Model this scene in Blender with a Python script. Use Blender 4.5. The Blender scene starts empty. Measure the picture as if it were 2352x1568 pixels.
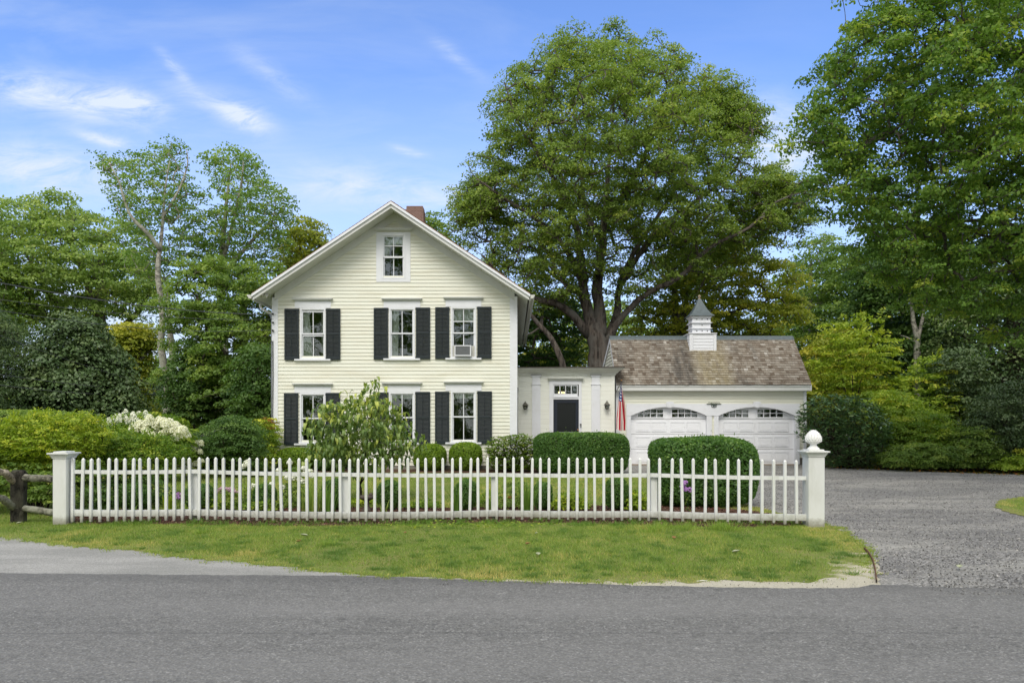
import bpy, math, random
import numpy as np
from mathutils import Vector, Matrix
R = math.radians
rng = np.random.default_rng(11); random.seed(5)
sc = bpy.context.scene
col = sc.collection

# ---------------------------------------------------------------- camera, sky, sun, exposure
F = 1780.0; CX = 1176.0; HZ = 963.0; CAMH = 1.63      # focal length / centre / horizon in the 2352 px wide photograph
cam_d = bpy.data.cameras.new('camera'); cam = bpy.data.objects.new('camera', cam_d); col.objects.link(cam)
cam.location = (0, 0, CAMH); cam.rotation_euler = (R(90), 0, 0)
cam_d.sensor_width = 36; cam_d.lens = 36 * F / 2352; cam_d.shift_y = (HZ - 784) / 2352
cam_d.clip_start = .05; cam_d.clip_end = 2000
sc.camera = cam
def sx(px, Y): return (px - CX) * Y / F
def sz(py, Y): return CAMH - (py - HZ) * Y / F
def ground_y(py): return CAMH * F / (py - HZ)

SUN_EL, SUN_AZ = 48.0, 192.0        # azimuth from +Y clockwise: high behind the camera, veiled by thin cloud
sun_d = bpy.data.lights.new('sun', 'SUN'); sun = bpy.data.objects.new('sun', sun_d); col.objects.link(sun)
sun_d.energy = 2.0; sun_d.angle = R(28); sun_d.color = (1, .94, .82)
_a = R(SUN_AZ); _e = R(SUN_EL)
sdir = Vector((math.sin(_a) * math.cos(_e), math.cos(_a) * math.cos(_e), math.sin(_e)))
sun.rotation_euler = sdir.to_track_quat('Z', 'Y').to_euler()
sc.view_settings.view_transform = 'Standard'; sc.view_settings.look = 'None'
sc.view_settings.gamma = 1; sc.view_settings.use_curve_mapping = False
sc.view_settings.exposure = 0.15
try:
    sc.cycles.max_bounces = 6; sc.cycles.diffuse_bounces = 3; sc.cycles.glossy_bounces = 3
    sc.cycles.transmission_bounces = 3; sc.cycles.transparent_max_bounces = 8
    sc.cycles.use_adaptive_sampling = True; sc.cycles.use_denoising = True
except Exception: pass

class NT:
    def __init__(s, tree): s.t = tree; tree.nodes.clear()
    def n(s, typ, **k):
        nd = s.t.nodes.new(typ)
        for a, b in k.items():
            if a.startswith('i_'):
                key = a[2:]; key = int(key) if key.isdigit() else key.replace('_', ' ')
                nd.inputs[key].default_value = b
            else: setattr(nd, a, b)
        return nd
    def l(s, a, b): s.t.links.new(a, b)
    def math(s, op, a, b=None, c=None, clamp=False):
        nd = s.n('ShaderNodeMath', operation=op, use_clamp=clamp)
        for i, v in enumerate((a, b, c)):
            if v is None: continue
            if isinstance(v, (int, float)): nd.inputs[i].default_value = v
            else: s.l(v, nd.inputs[i])
        return nd.outputs[0]
    def mix(s, fac, a, b, blend='MIX'):
        nd = s.n('ShaderNodeMix', data_type='RGBA', blend_type=blend)
        for i, v in ((0, fac), (6, a), (7, b)):
            if isinstance(v, (int, float)): nd.inputs[i].default_value = v
            elif isinstance(v, (tuple, list)): nd.inputs[i].default_value = tuple(v) + ((1,) if len(v) == 3 else ())
            else: s.l(v, nd.inputs[i])
        return nd.outputs[2]
    def ramp(s, fac, stops, interp='LINEAR'):
        nd = s.n('ShaderNodeValToRGB'); cr = nd.color_ramp; cr.interpolation = interp
        while len(cr.elements) < len(stops): cr.elements.new(.5)
        for e, (p, c) in zip(cr.elements, stops):
            e.position = p; e.color = tuple(c) + (1,) if len(c) == 3 else c
        s.l(fac, nd.inputs[0]); return nd.outputs[0]
    def noise(s, vec, scale, detail=4, rough=.55, dist=0, sc3=None, rot=None):
        if sc3 is not None or rot is not None:
            m = s.n('ShaderNodeMapping')
            if sc3 is not None: m.inputs['Scale'].default_value = sc3
            if rot is not None: m.inputs['Rotation'].default_value = rot
            s.l(vec, m.inputs[0]); vec = m.outputs[0]
        nd = s.n('ShaderNodeTexNoise'); nd.inputs['Scale'].default_value = scale
        nd.inputs['Detail'].default_value = detail; nd.inputs['Roughness'].default_value = rough
        nd.inputs['Distortion'].default_value = dist
        s.l(vec, nd.inputs['Vector']); return nd.outputs[0]

# ---- world: Nishita sky, thin cirrus as real sky directions
w = bpy.data.worlds.new('World'); sc.world = w; w.use_nodes = True
t = NT(w.node_tree)
sky = t.n('ShaderNodeTexSky'); sky.sky_type = 'NISHITA'; sky.sun_disc = False
sky.sun_elevation = R(SUN_EL); sky.sun_rotation = R(SUN_AZ); sky.air_density = 1.0; sky.dust_density = .35; sky.ozone_density = 1.9
tc = t.n('ShaderNodeTexCoord'); sep = t.n('ShaderNodeSeparateXYZ'); t.l(tc.outputs['Generated'], sep.inputs[0])
ya = t.math('MAXIMUM', t.math('ABSOLUTE', sep.outputs[1]), .12)
u = t.math('DIVIDE', sep.outputs[0], ya); v = t.math('DIVIDE', sep.outputs[2], ya)
cmb = t.n('ShaderNodeCombineXYZ'); t.l(u, cmb.inputs[0]); t.l(v, cmb.inputs[1])
st1 = t.noise(cmb.outputs[0], 3.2, 7, .6, .35, sc3=(1.0, 4.2, 1), rot=(0, 0, R(14)))
st2 = t.noise(cmb.outputs[0], 11, 10, .68, .6, sc3=(1.0, 3.4, 1), rot=(0, 0, R(16)))
soft = t.noise(cmb.outputs[0], 1.6, 4, .5, .2, sc3=(1, 2.2, 1))
veil = t.ramp(soft, [(.38, (0, 0, 0)), (.72, (1, 1, 1))])
streak = t.ramp(st1, [(.42, (0, 0, 0)), (.75, (1, 1, 1))])
fine = t.ramp(st2, [(.36, (.12,) * 3), (.62, (1, 1, 1))])
left = t.math('MULTIPLY_ADD', u, -.75, .42, clamp=True)
low = t.math('MULTIPLY_ADD', v, -2.2, 1.02, clamp=True)
wis = None
for (px, py, rx, ry, ang, amp) in [(150, 225, 260, 42, -12, .62), (300, 232, 70, 24, -10, .75), (560, 265, 80, 30, -28, .55), (480, 235, 120, 22, -24, .35), (400, 155, 52, 13, -47, .5), (235, 320, 75, 13, -14, .6),
                                   (90, 390, 230, 55, -5, .5), (935, 347, 42, 9, -14, .55), (1045, 130, 75, 16, -38, .3), (1790, 330, 130, 75, -30, .7), (1700, 250, 70, 16, 20, .3), (900, 440, 320, 50, -6, .4), (620, 170, 130, 24, -35, .22)]:
    ca, sa = math.cos(R(ang)), math.sin(R(ang)); u0 = (px - CX) / F; v0 = (HZ - py) / F
    du = t.math('SUBTRACT', u, u0); dv = t.math('SUBTRACT', v, v0)
    a1 = t.math('DIVIDE', t.math('ADD', t.math('MULTIPLY', du, ca), t.math('MULTIPLY', dv, sa)), rx * .85 / F)
    b1 = t.math('DIVIDE', t.math('SUBTRACT', t.math('MULTIPLY', dv, ca), t.math('MULTIPLY', du, sa)), ry / F)
    rr = t.math('ADD', t.math('MULTIPLY', a1, a1), t.math('MULTIPLY', b1, b1))
    g = t.math('MULTIPLY', t.math('EXPONENT', t.math('MULTIPLY', rr, -1.0)), amp)
    wis = g if wis is None else t.math('ADD', wis, g)
front = t.math('GREATER_THAN', sep.outputs[1], 0)
wis = t.math('MULTIPLY', t.math('MULTIPLY', wis, fine), t.math('MULTIPLY', front, 1.7))
c1 = t.math('MULTIPLY', t.math('MULTIPLY', streak, left), .35)
c2 = t.math('MULTIPLY', low, t.math('MULTIPLY_ADD', veil, .42, .60))
cl = t.math('ADD', t.math('ADD', c1, wis), c2, clamp=True)
hs = t.n('ShaderNodeHueSaturation'); hs.inputs['Saturation'].default_value = 1.0; t.l(sky.outputs[0], hs.inputs['Color'])
bk = t.math('MULTIPLY', t.math('SUBTRACT', t.math('SUBTRACT', sep.outputs[2], sep.outputs[1]), .05), 2.2, clamp=True)      # unseen white cloud added overhead and behind, as neutral fill light
bk = t.math('MULTIPLY', bk, t.math('MULTIPLY_ADD', veil, .2, .72))
sk = t.mix(1.0, hs.outputs[0], (1.18, 1.38, 1.84), 'MULTIPLY')
mx = t.mix(bk, t.mix(cl, sk, (5.3, 6.0, 7.1)), (10.2, 9.9, 9.3))
bg = t.n('ShaderNodeBackground'); bg.inputs[1].default_value = .13; t.l(mx, bg.inputs[0])
out = t.n('ShaderNodeOutputWorld'); t.l(bg.outputs[0], out.inputs[0])

# ---------------------------------------------------------------- helpers
def tag(o, label=None, cat=None, group=None, kind=None):
    if label: o['label'] = label
    if cat: o['category'] = cat
    if group: o['group'] = group
    if kind: o['kind'] = kind
    return o
def link(o, parent=None):
    col.objects.link(o)
    if parent is not None: o.parent = parent
    return o
def thing(name, loc, label, cat, group=None, rz=0):
    o = bpy.data.objects.new(name, None); o.empty_display_size = .2; link(o)
    o.location = loc; o.rotation_euler = (0, 0, rz)
    return tag(o, label, cat, group)
def copy_tree(o, parent=None, **k):
    c = o.copy(); link(c, parent)
    for ch in list(o.children): copy_tree(ch, c)
    return c
class MB:
    def __init__(s, org=(0, 0, 0)): s.v = []; s.f = []; s.o = org; s.m = []
    def face(s, pts, m=0):
        n = len(s.v); s.v += [tuple(p) for p in pts]; s.f.append(tuple(range(n, n + len(pts)))); s.m.append(m); return s
    def box(s, x0, x1, y0, y1, z0, z1, m=0):
        n = len(s.v)
        s.v += [(x0, y0, z0), (x1, y0, z0), (x1, y1, z0), (x0, y1, z0), (x0, y0, z1), (x1, y0, z1), (x1, y1, z1), (x0, y1, z1)]
        for q in ((0, 3, 2, 1), (4, 5, 6, 7), (0, 1, 5, 4), (1, 2, 6, 5), (2, 3, 7, 6), (3, 0, 4, 7)):
            s.f.append(tuple(n + i for i in q)); s.m.append(m)
        return s
    def prism(s, pts, a, b, axis='y', m=0):
        """polygon pts (u,w) extruded from a to b along axis"""
        def P(u_, w_, d): return {'y': (u_, d, w_), 'x': (d, u_, w_), 'z': (u_, w_, d)}[axis]
        n = len(s.v); k = len(pts)
        s.v += [P(p[0], p[1], a) for p in pts] + [P(p[0], p[1], b) for p in pts]
        s.f.append(tuple(range(n, n + k))); s.f.append(tuple(range(n + 2 * k - 1, n + k - 1, -1))); s.m += [m, m]
        for i in range(k):
            j = (i + 1) % k; s.f.append((n + i, n + k + i, n + k + j, n + j)); s.m.append(m)
        return s
    def tube(s, pts, rad, k=8, cap=True, m=0):
        pts = [Vector(p) for p in pts]; n0 = len(s.v)
        if isinstance(rad, (int, float)): rad = [rad] * len(pts)
        prev = None
        for i, p in enumerate(pts):
            d = (pts[min(i + 1, len(pts) - 1)] - pts[max(i - 1, 0)]).normalized()
            if prev is None: a = d.orthogonal().normalized()
            else:
                a = (prev - d * prev.dot(d)); a = a.normalized() if a.length > 1e-6 else d.orthogonal().normalized()
            prev = a; b = d.cross(a)
            for j in range(k):
                th = 2 * math.pi * j / k; s.v.append(tuple(p + (a * math.cos(th) + b * math.sin(th)) * rad[i]))
        for i in range(len(pts) - 1):
            for j in range(k):
                q = n0 + i * k; jj = (j + 1) % k
                s.f.append((q + j, q + jj, q + k + jj, q + k + j)); s.m.append(m)
        if cap:
            s.f.append(tuple(n0 + j for j in range(k - 1, -1, -1))); s.m.append(m)
            s.f.append(tuple(n0 + (len(pts) - 1) * k + j for j in range(k))); s.m.append(m)
        return s
    def lathe(s, prof, c=(0, 0, 0), k=20, m=0, sq=False):
        n0 = len(s.v)
        if sq: k = 4
        for (r, z) in prof:
            for j in range(k):
                th = 2 * math.pi * (j + (.5 if sq else 0)) / k; rr = r * (math.sqrt(2) if sq else 1)
                s.v.append((c[0] + rr * math.cos(th), c[1] + rr * math.sin(th), c[2] + z))
        for i in range(len(prof) - 1):
            for j in range(k):
                q = n0 + i * k; jj = (j + 1) % k
                s.f.append((q + j, q + jj, q + k + jj, q + k + j)); s.m.append(m)
        s.f.append(tuple(n0 + j for j in range(k - 1, -1, -1))); s.m.append(m)
        s.f.append(tuple(n0 + (len(prof) - 1) * k + j for j in range(k))); s.m.append(m)
        return s
    def build(s, name, mat, parent=None, smooth=False, bevel=0, world=True):
        """world=True: vertices are world coordinates and get moved into the parent's frame"""
        me = bpy.data.meshes.new(name); v = s.v
        if parent is not None and world:
            M = Matrix.Identity(4); p = parent
            while p is not None:
                M = Matrix.Translation(p.location) @ p.rotation_euler.to_matrix().to_4x4() @ M; p = p.parent
            Mi = M.inverted(); v = [tuple(Mi @ Vector(q)) for q in v]
        me.from_pydata(v, [], s.f)
        for mm in (mat if isinstance(mat, (list, tuple)) else [mat]): me.materials.append(mm)
        if isinstance(mat, (list, tuple)): me.polygons.foreach_set('material_index', s.m)
        if smooth: me.polygons.foreach_set('use_smooth', [True] * len(me.polygons))
        me.update(); o = bpy.data.objects.new(name, me); link(o, parent)
        if bevel:
            b = o.modifiers.new('bevel', 'BEVEL'); b.width = bevel; b.segments = 1; b.limit_method = 'ANGLE'
        return o

# ---------------------------------------------------------------- materials
def mat(name):
    m = bpy.data.materials.new(name); m.use_nodes = True; return m, NT(m.node_tree)
def finish(t, bsdf): o = t.n('ShaderNodeOutputMaterial'); t.l(bsdf, o.inputs[0])
def principled(t, colr, rough=.6, spec=.3, metal=0, bump=None, bs=.2, bd=.01):
    p = t.n('ShaderNodeBsdfPrincipled')
    if isinstance(colr, tuple): p.inputs['Base Color'].default_value = colr + (1,)
    else: t.l(colr, p.inputs['Base Color'])
    if isinstance(rough, (int, float)): p.inputs['Roughness'].default_value = rough
    else: t.l(rough, p.inputs['Roughness'])
    p.inputs['Specular IOR Level'].default_value = spec; p.inputs['Metallic'].default_value = metal
    if bump is not None:
        b = t.n('ShaderNodeBump'); b.inputs['Strength'].default_value = bs; b.inputs['Distance'].default_value = bd
        t.l(bump, b.inputs['Height']); t.l(b.outputs[0], p.inputs['Normal'])
    return p.outputs[0]
def m_paint(name, c, dirt=(.45, .43, .36), amt=.25, rough=.55, low=None, streak=(1, 1, 1), scale=3, spec=.3):
    m, t = mat(name); g = t.n('ShaderNodeNewGeometry').outputs['Position']
    n1 = t.noise(g, scale, 6, .65, sc3=streak); n2 = t.noise(g, 45, 3, .6)
    f = t.math('MULTIPLY', t.ramp(n1, [(.45, (0, 0, 0)), (.75, (1, 1, 1))]), amt)
    c1 = t.mix(f, c, dirt)
    if low is not None:      # splashed soil near the ground
        s = t.n('ShaderNodeSeparateXYZ'); t.l(g, s.inputs[0])
        h = t.math('ADD', s.outputs[2], t.math('MULTIPLY', t.math('SUBTRACT', t.noise(g, 14, 5, .7), .5), low * 1.6))
        mr = t.n('ShaderNodeMapRange'); mr.inputs[1].default_value = low * .45; mr.inputs[2].default_value = low * 1.5; mr.inputs[3].default_value = .85; mr.inputs[4].default_value = 0
        t.l(h, mr.inputs[0]); c1 = t.mix(mr.outputs[0], c1, (.23, .22, .16))
    c1 = t.mix(t.math('MULTIPLY', n2, .12), c1, tuple(x * .7 for x in c))
    finish(t, principled(t, c1, rough, spec, bump=n2, bs=.08, bd=.004)); return m
def m_plain(name, c, rough=.6, spec=.3, metal=0, nscale=20, var=.3, streak=None, bs=.2, bd=.004):
    m, t = mat(name); g = t.n('ShaderNodeNewGeometry').outputs['Position']
    n = t.noise(g, nscale, 5, .6, sc3=streak)
    cc = t.mix(t.math('MULTIPLY', n, var * 2), c, tuple(x * .45 for x in c))
    finish(t, principled(t, cc, rough, spec, metal, bump=n, bs=bs, bd=bd)); return m
M = {}
M['siding'] = m_paint('cream_siding', (.76, .765, .665), (.58, .52, .36), .45, streak=(.35, 1, 2.5), scale=2.2)
M['garage_siding'] = m_paint('garage_siding', (.76, .765, .66), (.55, .52, .37), .22, streak=(.35, 1, 2.5), scale=2.2)
M['cream_board'] = m_paint('cream_flush_boards', (.84, .85, .78), (.55, .54, .40), .22, streak=(.25, 1, 5), scale=2)
M['trim'] = m_paint('white_trim', (.76, .775, .81), (.5, .49, .45), .2)
M['soffit'] = m_paint('weathered_soffit', (.66, .67, .65), (.42, .41, .34), .3)
M['cornice'] = m_paint('cornice_paint', (.70, .71, .66), (.4, .4, .33), .3)
M['door_white'] = m_paint('garage_door_white', (.84, .85, .88), (.6, .6, .6), .10)
M['fence'] = m_paint('fence_white', (.75, .76, .75), (.40, .42, .33), .5, low=.13, streak=(1, 1, .25), scale=6)
M['fence_post'] = m_paint('fence_post_white', (.70, .71, .69), (.42, .43, .35), .4, low=.10, streak=(1, 1, .3), scale=5)
M['fence_top'] = m_paint('finial_white', (.78, .78, .76), (.5, .48, .42), .2)
M['shutter'] = m_paint('black_green_shutter', (.017, .025, .029), (.055, .06, .06), .2, .55, scale=9, spec=.3)
M['door_dark'] = m_paint('navy_black_door', (.020, .025, .038), (.05, .05, .06), .2, .4)
M['screen'] = m_plain('door_screen', (.012, .014, .014), .25, .35, nscale=60)
M['metal_grey'] = m_plain('grey_metal', (.33, .35, .37), .45, .5, .3)
M['gutter'] = m_paint('gutter_paint', (.60, .60, .56), (.35, .33, .28), .45, scale=5)
M['black_metal'] = m_plain('black_metal', (.03, .035, .03), .5, .4)
M['bronze'] = m_plain('aged_lantern_metal', (.13, .125, .10), .45, .5, .5)
M['copper'] = m_plain('patina_copper', (.13, .165, .175), .5, .4, .2, nscale=9, var=.6)
M['brass'] = m_plain('brass', (.6, .3, .12), .3, .5, 1)
M['dark_room'] = m_plain('dim_interior', (.10, .085, .07), .9, .1)
M['red_room'] = m_plain('red_interior', (.16, .05, .045), .9, .1)
M['curtain'] = m_plain('pale_curtain', (.85, .83, .74), .9, .1, nscale=8)
M['shade_cloth'] = m_plain('lamp_shade_cloth', (.62, .60, .50), .9, .1)
M['brick'] = None
M['wire'] = m_plain('cable', (.10, .105, .11), .6, .2)
M['birdbath'] = m_plain('mossy_stone', (.12, .10, .085), .9, .1, nscale=30, bs=.5)
M['asphalt_roof'] = m_plain('brown_shingle', (.20, .105, .07), .9, .1, nscale=12)
M['flatroof'] = m_plain('dark_roof_edge', (.09, .08, .07), .8, .1)
M['stone'] = m_plain('foundation', (.28, .26, .23), .9, .1, nscale=8)
M['threshold'] = m_plain('worn_threshold', (.33, .27, .20), .9, .1)
def m_brick():
    m, t = mat('chimney_brick'); g = t.n('ShaderNodeNewGeometry').outputs['Position']
    b = t.n('ShaderNodeTexBrick'); b.inputs['Scale'].default_value = 4.5; b.inputs['Mortar Size'].default_value = .012
    b.inputs['Color1'].default_value = (.13, .07, .055, 1); b.inputs['Color2'].default_value = (.20, .12, .10, 1); b.inputs['Mortar'].default_value = (.33, .27, .24, 1)
    mp = t.n('ShaderNodeMapping'); mp.inputs['Rotation'].default_value = (R(90), 0, 0); t.l(g, mp.inputs[0]); t.l(mp.outputs[0], b.inputs[0])
    n = t.noise(g, 6, 4); finish(t, principled(t, t.mix(t.math('MULTIPLY', n, .5), b.outputs[0], (.25, .18, .15)), .9, .1)); return m
M['brick'] = m_brick()
def m_glass():
    m, t = mat('window_glass'); g = t.n('ShaderNodeNewGeometry').outputs['Position']
    lw = t.n('ShaderNodeFresnel'); lw.inputs[0].default_value = 1.5
    n = t.noise(g, 1.3, 2); b = t.n('ShaderNodeBump'); b.inputs['Strength'].default_value = .25; b.inputs['Distance'].default_value = .03; t.l(n, b.inputs['Height'])
    gl = t.n('ShaderNodeBsdfGlossy'); gl.inputs['Roughness'].default_value = .015; gl.inputs[0].default_value = (.9, .95, .95, 1); t.l(b.outputs[0], gl.inputs['Normal'])
    tr = t.n('ShaderNodeBsdfTransparent'); tr.inputs[0].default_value = (.82, .86, .84, 1)
    mx = t.n('ShaderNodeMixShader'); f = t.math('MULTIPLY_ADD', lw.outputs[0], 1.0, .03, clamp=True)
    t.l(f, mx.inputs[0]); t.l(tr.outputs[0], mx.inputs[1]); t.l(gl.outputs[0], mx.inputs[2]); finish(t, mx.outputs[0]); return m
M['glass'] = m_glass()
def m_emit(name, c, s):
    m, t = mat(name); e = t.n('ShaderNodeEmission'); e.inputs[0].default_value = c + (1,); e.inputs[1].default_value = s; finish(t, e.outputs[0]); return m
M['bulb'] = m_emit('warm_bulb', (1, .62, .25), 9)

LEAFK = {'dogwood_leaves': 2.3, 'grass_blades': 1.85, 'olive_leaves': 2.4, 'maple_leaves': 2.35, 'boxwood_leaves': 1.9, 'pale_oak_leaves': 2.0, 'evergreen_leaves': 1.7, 'bright_lime_leaves': 1.3, 'fresh_green_leaves': 1.35, 'strappy_leaves': 1.4}
def m_leaf(name, c0, c1, c2=None, rough=.5, trans=.45, spec=.3, hue=None):
    m, t = mat(name); a = t.n('ShaderNodeAttribute'); a.attribute_name = 'tone'
    c2 = c2 or c1
    if trans > .1 and max(c0) < .3 and 'petal' not in name and 'redd' not in name:
        k = LEAFK.get(name, 2.35); c0, c1, c2 = [(c[0] * k * 1.20, c[1] * k, c[2] * k * 1.08) for c in (c0, c1, c2)]
    c = t.ramp(a.outputs['Fac'], [(0, c0), (.55, c1), (1, c2)])
    p = t.n('ShaderNodeBsdfPrincipled'); t.l(c, p.inputs['Base Color']); p.inputs['Roughness'].default_value = rough
    p.inputs['Specular IOR Level'].default_value = spec
    tl = t.n('ShaderNodeBsdfTranslucent'); t.l(t.mix(1.0, c, (1.25, 1.3, .7), 'MULTIPLY'), tl.inputs[0])
    mx = t.n('ShaderNodeMixShader'); mx.inputs[0].default_value = trans
    t.l(p.outputs[0], mx.inputs[1]); t.l(tl.outputs[0], mx.inputs[2]); finish(t, mx.outputs[0]); return m
L = {}
L['maple'] = m_leaf('maple_leaves', (.046, .088, .016), (.082, .14, .024), (.17, .215, .032))
L['maple_near'] = m_leaf('shade_maple_leaves', (.034, .080, .014), (.062, .125, .018), (.14, .20, .025))
L['oak'] = m_leaf('pale_oak_leaves', (.075, .14, .030), (.12, .20, .045), (.19, .26, .07))
L['birch'] = m_leaf('birch_leaves', (.045, .10, .020), (.08, .15, .030), (.13, .20, .045))
L['dark'] = m_leaf('deep_green_leaves', (.020, .050, .012), (.038, .085, .018), (.07, .13, .03))
L['evergreen'] = m_leaf('evergreen_leaves', (.022, .052, .014), (.040, .082, .022), (.075, .125, .035), trans=.15, spec=.5)
L['olive'] = m_leaf('olive_leaves', (.07, .11, .012), (.12, .16, .018), (.20, .22, .025))
L['mid'] = m_leaf('mid_green_leaves', (.040, .085, .016), (.075, .135, .025), (.13, .19, .035))
L['bright'] = m_leaf('bright_lime_leaves', (.10, .19, .012), (.19, .31, .022), (.36, .44, .04), trans=.4)
L['bright2'] = m_leaf('fresh_green_leaves', (.06, .14, .014), (.12, .23, .022), (.24, .33, .035), trans=.4)
L['box'] = m_leaf('boxwood_leaves', (.05, .11, .010), (.095, .18, .014), (.16, .25, .022), spec=.45)
L['yew'] = m_leaf('dark_boxwood_leaves', (.018, .055, .010), (.035, .090, .016), (.08, .155, .025), spec=.5)
L['rhodo'] = m_leaf('rhododendron_leaves', (.022, .060, .020), (.042, .095, .030), (.09, .15, .05), trans=.12, spec=.5, rough=.35)
L['azalea'] = m_leaf('yellow_green_shrub_leaves', (.07, .13, .015), (.12, .20, .022), (.26, .30, .04))
L['dogwood'] = m_leaf('dogwood_leaves', (.030, .065, .016), (.07, .125, .025), (.20, .26, .05), trans=.3, spec=.5, rough=.35)
L['redtip'] = m_leaf('reddening_leaves', (.10, .15, .02), (.25, .16, .02), (.50, .13, .03))
L['grass'] = m_leaf('grass_blades', (.055, .115, .018), (.108, .188, .028), (.27, .27, .09), trans=.3)
L['lily'] = m_leaf('strappy_leaves', (.05, .13, .02), (.10, .21, .03), (.2, .31, .05), trans=.3)
L['white'] = m_leaf('white_petals', (.70, .72, .62), (.82, .83, .74), (.85, .85, .80), trans=.2, spec=.2)
L['cream'] = m_leaf('cream_petals', (.74, .77, .52), (.86, .86, .70), (.88, .88, .80), trans=.2, spec=.2)
L['purple'] = m_leaf('purple_petals', (.35, .14, .50), (.50, .25, .62), (.65, .45, .72), trans=.2)
L['pink'] = m_leaf('dusky_pink_petals', (.42, .25, .33), (.55, .38, .45), (.65, .5, .55), trans=.2)
def m_bark(name, c, c2, sc=9, st=(1, 1, .22), bs=.9):
    m, t = mat(name); g = t.n('ShaderNodeNewGeometry').outputs['Position']
    n = t.noise(g, sc, 7, .7, .8, sc3=st); n2 = t.noise(g, 2, 3)
    cc = t.mix(t.ramp(n, [(.42, (0, 0, 0)), (.58, (1, 1, 1))]), tuple(x * .25 for x in c), c); cc = t.mix(t.ramp(n2, [(.45, (0, 0, 0)), (.65, (1, 1, 1))]), cc, c2)
    finish(t, principled(t, cc, .9, .15, bump=n, bs=bs, bd=.05)); return m
M['bark'] = m_bark('maple_bark', (.155, .13, .11), (.14, .13, .115), 6, (1, 1, .16), 1.0)
M['bark_pale'] = m_bark('pale_birch_bark', (.42, .40, .34), (.30, .31, .24), 5, (1, 1, 1.6), .3)
M['bark_grey'] = m_bark('grey_bark', (.17, .15, .12), (.13, .13, .09))
M['bark_dark'] = m_bark('dark_stems', (.055, .042, .03), (.05, .045, .03))
M['split_rail'] = m_bark('lichened_rail', (.26, .25, .20), (.36, .37, .29), 16, (1, 1, 1), .7)
M['rail_dark'] = m_bark('blackened_post', (.055, .05, .04), (.10, .10, .07), 18, (1, 1, .5), .7)
M['rail_pale'] = m_bark('sun_bleached_rail', (.42, .36, .28), (.30, .26, .2), 12, (.3, 1, 1), .5)

# ---------------------------------------------------------------- foliage
def mesh_np(name, V, fs, mat_, parent=None, tone=None, k=4, org=(0, 0, 0)):
    """V (N*k,3) vertices, every k consecutive ones form a face"""
    nf = len(V) // k; me = bpy.data.meshes.new(name)
    V = (V - np.array(org)).astype(np.float32)
    me.vertices.add(nf * k); me.vertices.foreach_set('co', V.ravel())
    me.loops.add(nf * k); me.loops.foreach_set('vertex_index', np.arange(nf * k, dtype=np.int32))
    me.polygons.add(nf); me.polygons.foreach_set('loop_start', np.arange(0, nf * k, k, dtype=np.int32))
    try: me.polygons.foreach_set('loop_total', np.full(nf, k, dtype=np.int32))
    except Exception: pass
    me.materials.append(mat_); me.update(calc_edges=True)
    if tone is not None:
        at = me.attributes.new('tone', 'FLOAT', 'FACE'); at.data.foreach_set('value', np.clip(tone, 0, 1).astype(np.float32))
    o = bpy.data.objects.new(name, me); link(o, parent); return o
def unit(a): return a / np.maximum(np.linalg.norm(a, axis=1, keepdims=True), 1e-9)
def leaf_quads(P, N, size, asp=.62, dirv=None, jit=.35):
    """diamond leaves at P with normals N"""
    n = len(P); r = rng.normal(size=(n, 3)) if dirv is None else dirv + rng.normal(size=(n, 3)) * jit
    N = unit(N); T = unit(r - N * np.sum(r * N, axis=1, keepdims=True)); B = np.cross(N, T)
    s = (size * rng.uniform(.65, 1.3, n))[:, None] * .5
    V = np.stack([P - T * s, P + B * s * asp + T * s * .15, P + T * s, P - B * s * asp + T * s * .15], 1)
    return V.reshape(-1, 3)
def in_poly(px, py, poly):
    x = np.array([p[0] for p in poly], float); y = np.array([p[1] for p in poly], float); ins = np.zeros(len(px), bool); n = len(poly)
    dmin = np.full(len(px), 1e9)
    for i in range(n):
        j = (i + 1) % n
        c = ((y[i] > py) != (y[j] > py)) & (px < (x[j] - x[i]) * (py - y[i]) / (y[j] - y[i] + 1e-12) + x[i]); ins ^= c
        ex, ey = x[j] - x[i], y[j] - y[i]; tt = np.clip(((px - x[i]) * ex + (py - y[i]) * ey) / (ex * ex + ey * ey + 1e-9), 0, 1)
        dmin = np.minimum(dmin, np.hypot(px - x[i] - tt * ex, py - y[i] - tt * ey))
    return ins, dmin
def sample_crown(poly, Y, n, depth, holes=(), shell=.45, front=0.0, inset=0):
    """clump centres filling a crown whose outline (photo px at depth Y) is poly; thickness grows inwards to depth metres"""
    xs = [p[0] for p in poly]; ys = [p[1] for p in poly]; out = []
    a = rng.uniform(min(xs), max(xs), 60 * n); b = rng.uniform(min(ys), max(ys), 60 * n)
    ins, d = in_poly(a, b, poly)
    ins &= d > inset
    for (hx, hy, hrx, hry) in holes: ins &= ((a - hx) / hrx) ** 2 + ((b - hy) / hry) ** 2 > rng.uniform(.5, 1.2, len(a))
    a, b, d = a[ins], b[ins], d[ins] * Y / F
    T = np.minimum(depth, .35 + 1.15 * d)
    q = T * rng.uniform(0, 1, len(a)) ** shell * np.where(rng.uniform(size=len(a)) < .5 + front, -1, 1)
    pts = np.stack([sx(a, Y), Y + q, CAMH - (b - HZ) * Y / F], 1)
    # keep well spread ones (best candidate)
    keep = [pts[0]]; idx = 1
    arr = np.empty((n, 3)); arr[0] = pts[0]; m = 1
    while m < n and idx + 5 < len(pts):
        c = pts[idx:idx + 5]; idx += 5
        dd = np.min(np.linalg.norm((c[:, None] - arr[None, :m]) * np.array([1, .6, 1.3]), axis=2), axis=1)
        arr[m] = c[np.argmax(dd)]; m += 1
    return arr[:m]
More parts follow.
